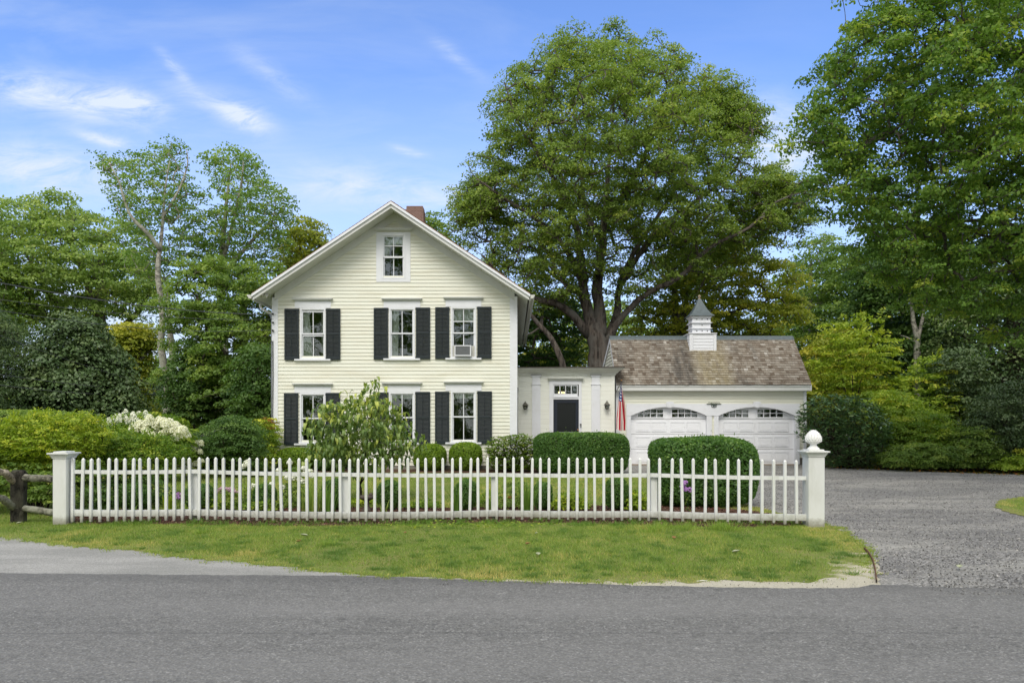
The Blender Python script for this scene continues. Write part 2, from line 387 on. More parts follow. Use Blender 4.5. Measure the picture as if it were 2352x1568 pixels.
def clump_leaves(C, n_per, rx, rz, size, dome=.75, up=.9, jit=.55, asp=.62, tonev=.22, size_var=.25, droop=0):
    n = len(C); k = n_per; s = rng.uniform(1 - size_var, 1 + size_var, n)
    th = rng.uniform(0, 2 * np.pi, (n, k)); rho = np.sqrt(rng.uniform(0, 1, (n, k))) * (1 + rng.normal(0, .12, (n, k)))
    h = np.sqrt(np.clip(1 - rho ** 2, 0, 1))
    zz = h * dome + rng.uniform(-1, 1, (n, k)) * (1 - dome) * h + rng.normal(0, .10, (n, k)) - droop * rho ** 2
    ex = rng.uniform(.75, 1.3, (n, 1)); rot = rng.uniform(0, np.pi, (n, 1))
    lx = rho * np.cos(th) * ex; ly = rho * np.sin(th) / ex
    X = (lx * np.cos(rot) - ly * np.sin(rot)) * rx * s[:, None]; Yy = (lx * np.sin(rot) + ly * np.cos(rot)) * rx * s[:, None]; Z = zz * rz * s[:, None]
    P = np.stack([C[:, None, 0] + X, C[:, None, 1] + Yy, C[:, None, 2] + Z], 2).reshape(-1, 3)
    N = np.stack([X / rx, Yy / rx, np.full_like(X, up)], 2).reshape(-1, 3) + rng.normal(size=(n * k, 3)) * jit
    tone = np.repeat(rng.normal(.42, tonev, n), k) + rng.normal(0, .13, n * k)
    return leaf_quads(P, N, size, asp), tone
def grow(paths, targets, parent, barkmat, name='branches', tip=.012, expo=2.3, org=(0, 0, 0), sag=.12, trunk_name='trunk', sides=10, bend=.16):
    """main limbs (list of (points, radii)) as solid tubes; twigs grown from them to every target"""
    pos = []; par = []; mb = MB()
    for pts, rad in paths:
        pts = [Vector(p) for p in pts]; sp = []; sr = []
        for i in range(len(pts) - 1):                       # Catmull-Rom
            p0 = pts[max(i - 1, 0)]; p1 = pts[i]; p2 = pts[i + 1]; p3 = pts[min(i + 2, len(pts) - 1)]
            m_ = max(2, int((p2 - p1).length / .45))
            for q in range(m_):
                u_ = q / m_
                sp.append(.5 * ((2 * p1) + (p2 - p0) * u_ + (2 * p0 - 5 * p1 + 4 * p2 - p3) * u_ ** 2 + (3 * p1 - p0 - 3 * p2 + p3) * u_ ** 3))
                sr.append(rad[i] * (1 - u_) + rad[i + 1] * u_)
        sp.append(pts[-1]); sr.append(rad[-1])
        sp = [p + Vector(rng.normal(size=3)) * sr[i] * .10 for i, p in enumerate(sp)]; sr = [r * rng.uniform(.94, 1.07) for r in sr]
        mb.tube(sp, sr, sides); k0 = len(pos)
        for i, p in enumerate(sp):
            pos.append(p[:]); par.append(k0 + i - 1 if i else -1)
    nmain = len(pos)
    tr = mb.build(trunk_name, barkmat, parent, smooth=True)
    if targets is None or not len(targets): return tr
    A = np.empty((nmain + len(targets) * 6, 3)); A[:nmain] = np.array(pos); m = nmain; parr = list(par)
    dmin = np.min(np.linalg.norm(targets[:, None] - A[None, :nmain], axis=2), axis=1)
    for ti in np.argsort(dmin):
        T = targets[ti]; d = T - A[:m]; L_ = np.linalg.norm(d, axis=1)
        cost = L_ + np.where(d[:, 2] < 0, -d[:, 2] * .6, 0); j = int(np.argmin(cost)); p0 = A[j].copy(); k = 3 if L_[j] > 1 else 2
        dirp = (A[j] - A[parr[j]]) if parr[j] >= 0 else np.array([0, 0, .3]); dl = np.linalg.norm(dirp); dirp = dirp / max(dl, 1e-6)
        last = j
        for q in range(1, k + 1):
            u_ = q / k; pt = p0 * (1 - u_) + T * u_ + dirp * L_[j] * bend * math.sin(math.pi * u_) + rng.normal(size=3) * .03 * L_[j] * (u_ < 1)
            pt[2] -= sag * L_[j] * math.sin(math.pi * u_) * .3
            A[m] = pt; parr.append(last); last = m; m += 1
    A = A[:m]; w_ = np.zeros(m); nch = np.zeros(m, int)
    for i in range(m - 1, nmain - 1, -1):
        if nch[i] == 0: w_[i] = tip ** expo
        w_[parr[i]] += w_[i] if parr[i] >= nmain else 0
        nch[parr[i]] += 1
    rad = w_ ** (1 / expo)
    i = np.arange(nmain, m); a = A[np.array(parr)[i]]; b = A[i]; rb = rad[i]; pr = np.array(parr)[i]; ra = np.where(pr >= nmain, rad[pr], rb * 1.15); ra = np.minimum(ra, rb * 1.6)
    D = unit(b - a); O = unit(np.cross(D, np.array([.3, .8, .52]))); Q = np.cross(D, O); ks = 5; segs = []
    for q in range(ks):
        t0, t1 = 2 * np.pi * q / ks, 2 * np.pi * (q + 1) / ks
        e0 = O * math.cos(t0) + Q * math.sin(t0); e1 = O * math.cos(t1) + Q * math.sin(t1)
        segs.append(np.stack([a + e0 * ra[:, None], a + e1 * ra[:, None], b + e1 * rb[:, None], b + e0 * rb[:, None]], 1))
    V = np.concatenate(segs).reshape(-1, 3)
    o = mesh_np(name, V, None, barkmat, tr, org=tuple(parent.location)); return tr
# ---------------------------------------------------------------- the house
def clap(mb, f, u0, u1, z0, z1, expo, openings=(), lim=None, lip=.023):
    """weatherboards; f(u, z, out) -> point; lim(z) -> (u0, u1)"""
    z = z0; i = 0
    while z < z1 - 1e-4:
        zt = min(z + expo, z1); zm = (z + zt) / 2; wv = rng.normal(0, .0015)
        iv = [(u0, u1)]
        for (a, b, c, d) in openings:
            if c < zm < d:
                nv = []
                for (p, q) in iv:
                    if b <= p or a >= q: nv.append((p, q)); continue
                    if a > p: nv.append((p, a))
                    if b < q: nv.append((b, q))
                iv = nv
        for (p, q) in iv:
            pb, qb, pt, qt = p, q, p, q
            if lim:
                lb, lt = lim(z), lim(zt); pb, qb, pt, qt = max(p, lb[0]), min(q, lb[1]), max(p, lt[0]), min(q, lt[1])
                if qb - pb < .02: continue
                if qt < pt: pt = qt = (pt + qt) / 2
            mb.face([f(pb, z + wv, lip), f(qb, z + wv, lip), f(qt, zt, .003), f(pt, zt, .003)])
            mb.face([f(pb, z + wv, -.004), f(qb, z + wv, -.004), f(qb, z + wv, lip), f(pb, z + wv, lip)])
        z = zt; i += 1

HY = 25.4; HX0, HX1 = -7.83, .14; HYB = 41.0
RX, RZ, RS = -3.845, 8.58, .665; ROY = 24.62; RHW = 4.40     # ridge x, height, slope, front overhang plane, half width
house = thing('house', (-3.85, HY, 0), 'two-storey cream clapboard farmhouse with gable front and black shutters', 'house')
hx = lambda px: sx(px, HY); hz = lambda py: sz(py, HY)
wins = []   # (px left glass, px right glass, py top, py bottom) outer sash frame
W_UP = [(689.5, 748.5, 707.5, 824.5), (893.5, 953.5, 707, 823), (1035.5, 1094.0, 704.5, 822)]
W_LO = [(689, 748.5, 902, 1017.5), (893.5, 953.5, 900, 1016), (1035.5, 1094.0, 897.5, 1015)]
ATT = (876.5, 931, 538, 640.5)
ops = []
for (a, b, c, d) in W_UP + W_LO + [ATT]: ops.append((hx(a) + .03, hx(b) - .03, hz(d) + .05, hz(c) - .05))
mb = MB()
lim = lambda z: (RX - (8.16 - z) / RS, RX + (8.16 - z) / RS)
clap(mb, lambda u_, z, o: (u_, HY - o, z), HX0 + .16, HX1 - .2, .12, 8.12, .1195, ops, lim)
wall = mb.build('front_wall', M['siding'], house)
mb = MB(); clap(mb, lambda u_, z, o: (HX1 + o, u_, z), HY, HYB, .12, 5.8, .1195); mb.build('side_wall', M['siding'], house)
mb = MB(); clap(mb, lambda u_, z, o: (HX0 - o, u_, z), HY, HYB, .12, 5.8, .1195); mb.build('side_wall', M['siding'], house)
MB().prism([(HX0, 0), (HX1, 0), (HX1, 5.9), (RX, 8.3), (HX0, 5.9)], HYB - .2, HYB).build('rear_wall', M['siding'], house)
MB().box(HX0 - .01, HX1 + .01, HY - .002, HY + .3, -.2, .13).box(HX0 - .01, HX0 + .3, HY + .3, HYB, -.2, .13).box(HX1 - .3, HX1 + .01, HY + .3, HYB, -.2, .13).build('foundation', M['stone'], house)
mb = MB()
mb.box(HX0 - .03, HX0 + .165, HY - .03, HY + .14, .1, 5.62).build('corner_board', M['trim'], house)
MB().box(HX1 - .21, HX1 + .035, HY - .03, HY + .14, .1, 5.66).build('corner_board', M['trim'], house)
# interior: floors, rooms
MB().box(HX0 + .05, HX1 - .05, HY + .15, HYB - .3, 2.75, 2.95).box(HX0 + .05, HX1 - .05, HY + .15, HYB - .3, 5.35, 5.55).box(HX0 + .05, HX1 - .05, HY + .15, HYB - .3, .2, .35).prism([(HX0 + .05, .35), (HX1 - .05, .35), (HX1 - .05, 5.6), (RX, 8.2), (HX0 + .05, 5.6)], HY + 4, HY + 4.1).build('interior_floor', M['dark_room'], house)
for x_ in (-5.1, -2.3): MB().box(x_, x_ + .1, HY + .15, HY + 4, .35, 5.35).build('interior_partition', M['red_room'], house)
# roof: two thick slabs with shingle courses, rakes, soffit, frieze
def slope(side):
    mb = MB(); dx = side
    n = 40; L_ = RHW / n
    for i in range(n):
        a = i * L_; b = (i + 1) * L_ + .02
        za = RZ - a * RS; zb = RZ - b * RS
        xa, xb = RX + dx * a, RX + dx * b
        mb.face([(xa, ROY, za), (xb, ROY, zb + .012), (xb, HYB + .4, zb + .012), (xa, HYB + .4, za)])
        mb.face([(xb, ROY, zb + .012), (xb, ROY, zb - .02), (xb, HYB + .4, zb - .02), (xb, HYB + .4, zb + .012)])
        mb.face([(xa, ROY, za), (xa, ROY, za - .035), (xb, ROY, zb - .03), (xb, ROY, zb + .012)])
    return mb
rf = slope(-1).build('roof', M['asphalt_roof'], house); slope(1).build('roof', M['asphalt_roof'], house)
mb = MB().box(-4.15, -3.45, 30.2, 30.9, 7.6, 9.82).box(-4.12, -3.48, 30.23, 30.87, 9.82, 9.95); mb.build('chimney', M['brick'], rf)
for s in (-1, 1):
    e = RHW + .02; P = lambda d, drop: (RX + s * d, RZ - .035 - d * RS - drop)
    MB().prism([P(0, 0), P(e, 0), P(e, .085), P(0, .085)], ROY - .05, ROY + .06).build('crown_moulding', M['trim'], house)
    MB().prism([P(0, .087), P(e - .03, .087), P(e - .03, .20), P(0, .20)], ROY, ROY + .055).build('rake_board', M['soffit'], house)
    MB().prism([P(0, .14), P(e - .06, .14), P(e - .06, .165), P(0, .165)], ROY + .056, HYB + .3).build('soffit', M['soffit'], house)
    q = 3.93
    MB().prism([P(0, .167), P(q, .167), P(q, .42), P(0, .42)], HY - .035, HY + .02).build('frieze', M['soffit'], house)
    # horizontal side eave fascia + gutter
    xe = RX + s * (RHW + .03); ze = RZ - RHW * RS - .02
    MB().box(min(xe, xe - s * .03), max(xe, xe - s * .03), ROY + .06, HYB + .3, ze - .22, ze - .03).build('fascia', M['soffit'], house)
    prof = [(0, 0), (.13, .005), (.14, -.03), (.10, -.07), (.085, -.11), (0, -.115)]
    mb = MB(); mb.prism([(xe + s * (.003 + a), ze - .05 + b) for a, b in prof], ROY - .02, HYB + .3); mb.build('gutter', M['gutter'], house)
gx = RX - RHW - .1; gz = RZ - RHW * RS - .17
MB().tube([(gx, 25.7, gz), (gx, 25.7, gz - .12), (gx + .08, 25.68, gz - .2), (HX0 - .2, 25.62, gz - .33), (HX0 - .07, 25.6, gz - .40), (HX0 - .065, 25.6, gz - .55), (HX0 - .065, 25.6, .1)], .04, 8).build('downspout', M['gutter'], house, smooth=True)
MB().tube([(HX0 - .06, 25.47, 4.95), (HX0 - .06, 25.47, .9)], .028, 8).box(HX0 - .15, HX0 - .035, 25.38, 25.52, .75, 1.05).lathe([(.035, 0), (.05, .03), (.055, .12), (.03, .16)], (HX0 - .06, 25.47, 4.93), 10).build('meter_conduit', M['metal_grey'], house)
for zz in (5.07, 4.79, 4.52): MB().tube([(HX0 + .02, HY - .03, zz), (HX0 + .02, HY - .09, zz)], [.02, .035], 8).build('wire_insulator', M['black_metal'], house)
mb = MB()
for k_ in range(3):
    x = HX0 - .025 + k_ * .022
    mb.tube([(x, HY - .05, 4.2), (x + .008 * math.sin(k_), HY - .045, 3), (x - .01, HY - .05, 1.8), (x + .01, HY - .045, .5)], .006, 5)
mb.tube([(HX0 - .03, HY - .05, 4.2), (HX0 - .1, HY - .06, 4.05), (HX0 - .08, HY - .06, 3.75), (HX0 - .03, HY - .05, 3.7)], .006, 5)
mb.build('service_wires', M['black_metal'], house)
# frieze return piece seen at the left side of the wall (rear porch edge)
MB().box(HX0 - .42, HX0 - .02, 27.6, 28.6, 2.78, 2.84).box(HX0 - .3, HX0 - .02, 27.7, 28.5, 2.55, 2.779).build('side_porch_eave', M['trim'], house)

def window(parent, g, Y, head=True, rails=(), curtain=None, hoodpx=None, xscale=None, dy=0, casing=.0, mid=None):
    a, b, c, d = g; X0, X1, Z1, Z0 = sx(a, Y), sx(b, Y), sz(c, Y), sz(d, Y); y = Y
    cw = .055
    fr = MB().box(X0, X0 + cw, y - .035, y + .10, Z0, Z1).box(X1 - cw, X1, y - .035, y + .10, Z0, Z1).box(X0 + cw, X1 - cw, y - .035, y + .10, Z1 - cw, Z1).box(X0 + cw, X1 - cw, y - .035, y + .10, Z0, Z0 + .04)
    if casing: fr.box(X0 - casing, X0 - .003, y - .03, y + .02, Z0 - casing * .6, Z1 + .06).box(X1 + .003, X1 + casing, y - .03, y + .02, Z0 - casing * .6, Z1 + .06).box(X0 - .003, X1 + .003, y - .03, y + .02, Z1 + .003, Z1 + .06).box(X0 - .003, X1 + .003, y - .03, y + .02, Z0 - casing * .6, Z0 - .003)
    hw = .17
    if head: fr.box(X0 - hw, X1 + hw, y - .03, y + .02, Z1 + .003, Z1 + .235)
    wn = fr.build('window', M['trim'], parent)
    gx0, gx1, gz0, gz1 = X0 + cw, X1 - cw, Z0 + .04, Z1 - cw; zm = mid if mid else (gz0 + gz1) / 2; s_ = .036; xm = (gx0 + gx1) / 2
    mb = MB()
    for (p, q, yy) in ((zm - .02, gz1, y + .005), (gz0, zm + .02, y + .04)):
        mb.box(gx0, gx0 + s_, yy, yy + .03, p, q).box(gx1 - s_, gx1, yy, yy + .03, p, q).box(gx0 + s_, gx1 - s_, yy, yy + .03, q - s_, q).box(gx0 + s_, gx1 - s_, yy, yy + .03, p, p + s_ * 1.2).box(xm - .012, xm + .012, yy + .004, yy + .026, p + s_ * 1.2, q - s_)
    for r in rails: mb.box(gx0 + s_, gx1 - s_, y - .004, y + .028, r - .014, r + .014)
    mb.build('sash', M['trim'], wn)
    mb = MB().box(gx0 + .02, gx1 - .02, y + .018, y + .022, zm, gz1 - .01).box(gx0 + .02, gx1 - .02, y + .053, y + .057, gz0 + .01, zm); mb.build('pane', M['glass'], wn)
    if head or casing:
        h0, h1 = (X0 - .235, X1 + .235) if head else (X0 - casing - .07, X1 + casing + .07); zt = Z1 + (.238 if head else .10)
        MB().box(h0, h1, y - .14, y + .01, zt + .045, zt + .075).box(h0 + .02, h1 - .02, y - .12, y + .01, zt + .02, zt + .045).box(h0 + .045, h1 - .045, y - .085, y + .01, zt, zt + .02).build('hood', M['soffit'], wn)
    if head: MB().box(X0 - .17, X1 + .17, y - .10, y + .02, Z0 - .058, Z0 - .003).build('sill', M['trim'], wn)
    if curtain:
        for (f0, f1, z_0, z_1, lean) in curtain:
            pts = []; n = 22; cx0, cx1 = gx0 + (gx1 - gx0) * f0, gx0 + (gx1 - gx0) * f1; mb = MB()
            for i in range(n):
                u0_, u1_ = i / n, (i + 1) / n; q = lambda u_, z_: (cx0 + (cx1 - cx0) * u_ + lean * (1 - z_) * .15 * u_, y + .085 + .016 * math.sin(u_ * 30), gz0 + (gz1 - gz0) * (z_0 + (z_1 - z_0) * z_))
                mb.face([q(u0_, 0), q(u1_, 0), q(u1_, 1), q(u0_, 1)])
            mb.build('curtain', M['curtain'], wn, smooth=True)
    return wn
def shutter(parent, px0, px1, py0, py1, Y, label=None):
    X0, X1, Z1, Z0 = sx(px0, Y), sx(px1, Y), sz(py0, Y), sz(py1, Y); y0, y1 = Y - .075, Y - .035; mb = MB(); st = .05; H = Z1 - Z0
    mb.box(X0, X0 + st, y0, y1, Z0, Z1).box(X1 - st, X1, y0, y1, Z0, Z1)
    zm = Z0 + H * .505
    rails = [(Z0, Z0 + .11), (zm - .03, zm + .03), (Z1 - .065, Z1)]
    for a, b in rails: mb.box(X0 + st, X1 - st, y0, y1, a, b)
    for (a, b) in ((rails[0][1], rails[1][0]), (rails[1][1], rails[2][0])):
        n = 17; h = (b - a) / n
        for i in range(n):
            z = a + i * h
            mb.prism([(y0 + .006, z), (y0 + .014, z - .002), (y1 - .002, z + h * .80), (y1 - .010, z + h * .82)], X0 + st, X1 - st, 'x')
        mb.box((X0 + X1) / 2 - .009, (X0 + X1) / 2 + .009, y0 - .008, y0 + .004, a + .03, b - .03)
    for z in (Z1 - .05, Z0 + .05):
        xh = X1 if parent_side(px0) < 0 else X0
        mb.box(xh - .015, xh + .015, y0 - .004, y1, z - .025, z + .025)
    o = mb.build('shutter', M['shutter'], parent)
    if label: o['label'] = label
    return o
def parent_side(px): return -1 if px in (654.6, 653.5, 859.2, 859.0, 1000.0, 999.6) else 1
wz = lambda i: sz(i, HY)
window(house, W_UP[0], HY, rails=(wz(716), wz(771)), curtain=[(.02, .30, 0, 1, .8), (.86, .98, 0, 1, 0)])
window(house, W_UP[1], HY, curtain=[(.02, .36, 0, 1, -.3)])
w3 = window(house, W_UP[2], HY, curtain=[(.02, .98, .72, 1, 0)], rails=(wz(738),), mid=wz(764.5))
window(house, W_LO[0], HY, curtain=[(.02, .98, .93, 1, 0)]); window(house, W_LO[1], HY, curtain=[(.02, .98, .90, 1, 0)]); window(house, W_LO[2], HY, curtain=[(.02, .98, .88, 1, 0)])
wa = window(house, ATT, HY, head=False, casing=.17, rails=(wz(565), wz(591.5)), curtain=[(.02, .40, .45, .8, -.9), (.02, .98, .80, .99, 0)])
for (a, b, c, d) in ((654.6, 687.4, 709.2, 827.2), (750, 782.3, 709, 827), (859.2, 891.8, 707.4, 826), (955.8, 988.3, 706.6, 825), (1000.0, 1032.3, 706, 824.3), (1096.4, 1129, 704.8, 823.5),
                     (653.5, 685.6, 903, 1021.6), (749.3, 781.7, 902.5, 1021), (859.0, 891.7, 901, 1020), (955, 988.3, 899.5, 1019), (999.6, 1032, 899, 1019), (1096.6, 1130, 898.5, 1018.5)):
    shutter(house, a, b, c, d, HY, 'black louvred shutter with flaked white spots' if (a, c) == (999.6, 899) else None)
# side wall shutters seen edge-on
MB().box(HX1 + .02, HX1 + .06, 26.3, 26.75, 3.6, 5.3).build('shutter', M['shutter'], house)
MB().box(HX1 + .02, HX1 + .06, 25.75, 26.2, 1.0, 2.7).build('shutter', M['shutter'], house)
# air conditioner in the third upper window
ac = thing('air_conditioner', (sx(1064.5, HY), HY, wz(820)), 'white air conditioner hanging out of the upper right bedroom window', 'air conditioner')
x0, x1, z0, z1 = sx(1045, HY), sx(1082.5, HY), wz(818.5), wz(794)
MB().box(x0, x0 + .03, HY - .22, HY + .1, z0, z1).box(x1 - .03, x1, HY - .22, HY + .1, z0, z1).box(x0 + .03, x1 - .03, HY - .22, HY + .1, z1 - .03, z1).box(x0 + .03, x1 - .03, HY - .22, HY + .1, z0, z0 + .03).build('casing', M['trim'], ac)
mb = MB().box(x0 + .03, x1 - .03, HY - .16, HY - .15, z0 + .03, z1 - .03, 1)
for i in range(11):
    z = z0 + .035 + i * (z1 - z0 - .07) / 11; mb.box(x0 + .03, x1 - .03, HY - .205, HY - .19, z, z + .012)
mb.build('grille', [M['metal_grey'], M['bronze']], ac)
for (p, q) in ((sx(1039.5, HY), x0), (x1, sx(1090.5, HY))):
    mb = MB().box(p, q, HY - .004, HY + .006, z0, z1)
    for i in range(6): mb.box(p + (q - p) * i / 6, p + (q - p) * i / 6 + .006, HY - .012, HY - .004, z0, z1)
    mb.build('side_panel', M['gutter'], ac)
# lamps behind the ground floor windows
for (px, py, sc_, lb) in ((720, 965, 1.0, 'white lampshade behind the lower left window'), (1091, 940, .8, 'cream lampshade at the edge of the lower right window')):
    X = sx(px, 26.2); Z = sz(py, 26.2); lp = thing('table_lamp', (X, 26.1, Z - .4), lb, 'lamp')
    MB().lathe([(.20 * sc_, 0), (.10 * sc_, .26 * sc_)], (X, 26.1, Z - .1), 20).build('lamp_shade', M['shade_cloth'], lp, smooth=True)
    MB().lathe([(.08, 0), (.09, .02), (.03, .06), (.09, .16), (.02, .28), (.012, .33)], (X, 26.1, Z - .4), 14).build('lamp_base', M['brass'] if sc_ < 1 else M['dark_room'], lp, smooth=True)
# floodlights
for (px, py, s, lb) in ((645, 690, -1, 'twin floodlight under the left eave of the farmhouse'), (1197, 676, 1, 'round floodlight under the right eave of the farmhouse')):
    Y = 25.0; X = (HX0 - .12) if s < 0 else HX1 + .2; Z = sz(682 if s < 0 else 676, Y)
    fl = thing('floodlight', (X, Y, Z + .12), lb, 'floodlight', 'floodlights under the eaves')
    MB().lathe([(.05, 0), (.05, .05)], (X, Y, Z + .1), 10).build('bracket', M['bronze'], fl)
    for k_ in ((-.05, .05) if s < 0 else (0,)):
        MB().tube([(X + k_, Y, Z + .1), (X + k_, Y - .06, Z + .05), (X + k_, Y - .16, Z), (X + k_, Y - .17, Z - .005)], [.03, .04, .07, .06], 12).build('lamp_head', M['gutter'], fl, smooth=True)

# ---------------------------------------------------------------- entry wing
EY = 27.5; ex = lambda px: sx(px, EY); ez = lambda py: sz(py, EY)
wing = thing('entry_wing', (2, EY, 0), 'low cream entry wing with pilasters and dark door between house and garage', 'entry wing')
EX0, EX1 = HX1 + .03, ex(1411)
d0, d1, dt = ex(1271), ex(1329), ez(917)
t0, t1, tz0, tz1 = ex(1270.5), ex(1327.5), ez(911), ez(882.5)
mb = MB(); z = .0; expo = .165
while z < 3.2:
    zt = min(z + expo, 3.2)
    for (a, b) in ([(EX0, d0 - .02), (d1 + .02, EX1)] if z < dt - .02 or (tz0 - .1 < z < tz1) else [(EX0, EX1)]):
        mb.box(a, b, EY, EY + .12, z, zt - .0025)
    z = zt
mb.box(EX1 - .12, EX1, EY + .125, 31, 0, 3.2).box(EX0, EX1 - .13, 30.9, 31, 0, 3.2); mb.build('wall', M['cream_board'], wing)
MB().box(ex(1404), EX1 + .01, EY - .02, EY + .14, 0, 3.18).build('corner_board', M['cream_board'], wing)
zc0, zc1 = ez(861.5), sz(843.5, EY - .3)
prof = [(EY - .02, zc0), (EY - .05, zc0), (EY - .06, zc0 + .05), (EY - .10, zc0 + .07), (EY - .14, zc0 + .12), (EY - .24, zc0 + .19), (EY - .31, zc0 + .21), (EY - .32, zc1 - .02), (EY - .02, zc1 - .02)]
n0 = len(prof); mb = MB(); V = []
for (x, k_) in ((EX0, 0), (EX1, 1)):
    for (yy, zz) in prof: V.append((x + (EY - yy if k_ else 0), yy, zz))
mb.v = V; mb.f = [(i, (i + 1) % n0, n0 + (i + 1) % n0, n0 + i) for i in range(n0)] + [tuple(range(n0 - 1, -1, -1)), tuple(range(n0, 2 * n0))]; mb.m = [0] * len(mb.f)
V2 = [(EX1 + (EY - yy), yy, zz) for yy, zz in prof] + [(EX1 + (EY - yy), 30.0, zz) for yy, zz in prof]; q0 = len(mb.v)
mb.v += V2; mb.f += [(q0 + i, q0 + (i + 1) % n0, q0 + n0 + (i + 1) % n0, q0 + n0 + i) for i in range(n0)]; mb.m = [0] * len(mb.f)
mb.build('cornice', M['cornice'], wing)
MB().box(EX0, EX1 + .33, EY - .34, 31, zc1 - .019, zc1 + .022).build('roof', M['flatroof'], wing)
for (a, b) in ((1221.8, 1241.2), (1358.2, 1378)):
    X0, X1 = ex(a), ex(b); zc = ez(881.5); y = EY
    mb = MB().box(X0, X1, y - .06, y - .001, 0, zc - .03).box(X0 + .012, X1 - .012, y - .055, y - .001, zc, ez(864)).box(X0 - .02, X1 + .02, y - .08, y - .001, zc - .03, zc).box(X0 - .03, X1 + .03, y - .09, y - .001, ez(864), ez(861.5) - .002)
    pz1, px0, px1 = ez(894.5), X0 + .075, X1 - .075
    mb.box(X0 + .055, px0, y - .068, y - .0605, .2, pz1 + .02).box(px1, X1 - .055, y - .068, y - .0605, .2, pz1 + .02).box(px0, px1, y - .068, y - .0605, pz1, pz1 + .02)
    mb.build('pilaster', M['trim'], wing)
    MB().box(X0 - .045, X1 + .045, y - .1, y - .02, ez(861.5) - .0015, ez(861.5) + .012).build('pilaster_flashing', M['flatroof'], wing)
s0, s1 = ex(1261.6), ex(1335.5)
MB().box(s0, d0 - .003, EY - .05, EY + .02, 0, ez(874)).box(d1 + .003, s1, EY - .05, EY + .02, 0, ez(874)).box(d0 - .002, d1 + .002, EY - .048, EY + .02, dt + .003, tz0 + .02).box(d0 - .002, d1 + .002, EY - .048, EY + .02, tz1, ez(874)).build('door_surround', M['trim'], wing)
MB().box(s0 - .06, s1 + .06, EY - .17, EY, ez(868.8), ez(866.8)).box(s0 - .04, s1 + .04, EY - .13, EY, ez(871.5), ez(868.8)).box(s0 - .01, s1 + .01, EY - .08, EY, ez(874) + .001, ez(871.5)).build('door_hood', M['cornice'], wing)
tr = MB(); a0, a1, b0, b1 = ex(1273), ex(1325.2), ez(904), ez(885.5)
tr.box(t0 + .01, a0, EY - .02, EY + .03, tz0 + .022, tz1 - .002).box(a1, t1 - .01, EY - .02, EY + .03, tz0 + .022, tz1 - .002).box(a0, a1, EY - .02, EY + .03, b1, tz1 - .002).box(a0, a1, EY - .02, EY + .03, tz0 + .022, b0)
for i in (1, 2, 3): tr.box(a0 + (a1 - a0) * i / 4 - .012, a0 + (a1 - a0) * i / 4 + .012, EY - .018, EY + .025, b0, b1)
trn = tr.build('transom', M['trim'], wing); MB().box(a0, a1, EY + .01, EY + .014, b0, b1).build('pane', M['glass'], trn)
MB().box(t0, t1, EY - .075, EY - .03, tz0 - .02, tz0 + .001).build('transom_sill', M['trim'], wing)
dr = MB(); g0, g1, gt, gb = ex(1279.8), ex(1322.3), ez(924.8), ez(992)
dr.box(d0, g0, EY - .015, EY + .03, .17, dt).box(g1, d1, EY - .015, EY + .03, .17, dt).box(g0, g1, EY - .015, EY + .03, gt, dt).box(g0, g1, EY - .015, EY + .03, .17, .32).box(g0, g1, EY - .012, EY + .028, gb - .012, gb + .003)
door = dr.build('front_door', M['door_dark'], wing)
MB().box(g0 + .001, g1 - .001, EY + .005, EY + .01, .32, gt).build('door_glass', M['screen'], door)
MB().box(g0, g1, EY - .03, EY - .016, gb - .006, gb + .012).build('push_bar', M['metal_grey'], door)
MB().tube([(ex(1327), EY - .015, ez(987)), (ex(1327), EY - .05, ez(987)), (ex(1327), EY - .075, ez(987)), (ex(1327), EY - .085, ez(987))], [.015, .015, .032, .02], 12).build('door_knob', M['brass'], door, smooth=True)
MB().box(d0 - .2, d1 + .2, EY - .9, EY - .05, 0, .16).build('door_step', M['stone'], wing)
MB().box(EX0 + .1, EX1 - .2, EY + 2.2, EY + 2.3, 0, 3.1).build('interior_wall', M['dark_room'], wing)
db = thing('doorbell', (ex(1333.5), EY - .05, ez(977)), 'small grey doorbell with black camera eye on the door casing', 'doorbell')
MB().box(ex(1331.6), ex(1335.2), EY - .075, EY - .051, ez(981.5), ez(972.5)).build('housing', M['metal_grey'], db); MB().box(ex(1331.8), ex(1335.0), EY - .079, EY - .0755, ez(976), ez(972.8)).build('camera_eye', M['black_metal'], db)
mt = thing('junction_box', (ex(1193), EY, ez(893)), 'small pale box on the cream wall beside the house corner', 'junction box')
MB().box(ex(1186.5), ex(1192), EY - .05, EY - .001, ez(896), ez(890)).build('box_body', M['cornice'], mt)
ch = thing('ceiling_light', (ex(1291), EY + 1.1, 2.75), 'lit warm ceiling light seen through the transom over the door', 'ceiling light')
for k_ in (-.06, .02, .08): MB().lathe([(.005, -.03), (.022, 0), (.012, .035)], (sx(1289, EY + 1.1) + k_ * 1.3, EY + 1.1, sz(901.5, EY + 1.1)), 8).build('bulb', M['bulb'], ch)
MB().lathe([(.04, 0), (.02, .05), (.01, .3)], (sx(1291, EY + 1.1), EY + 1.1, sz(898, EY + 1.1)), 8).build('stem', M['brass'], ch)
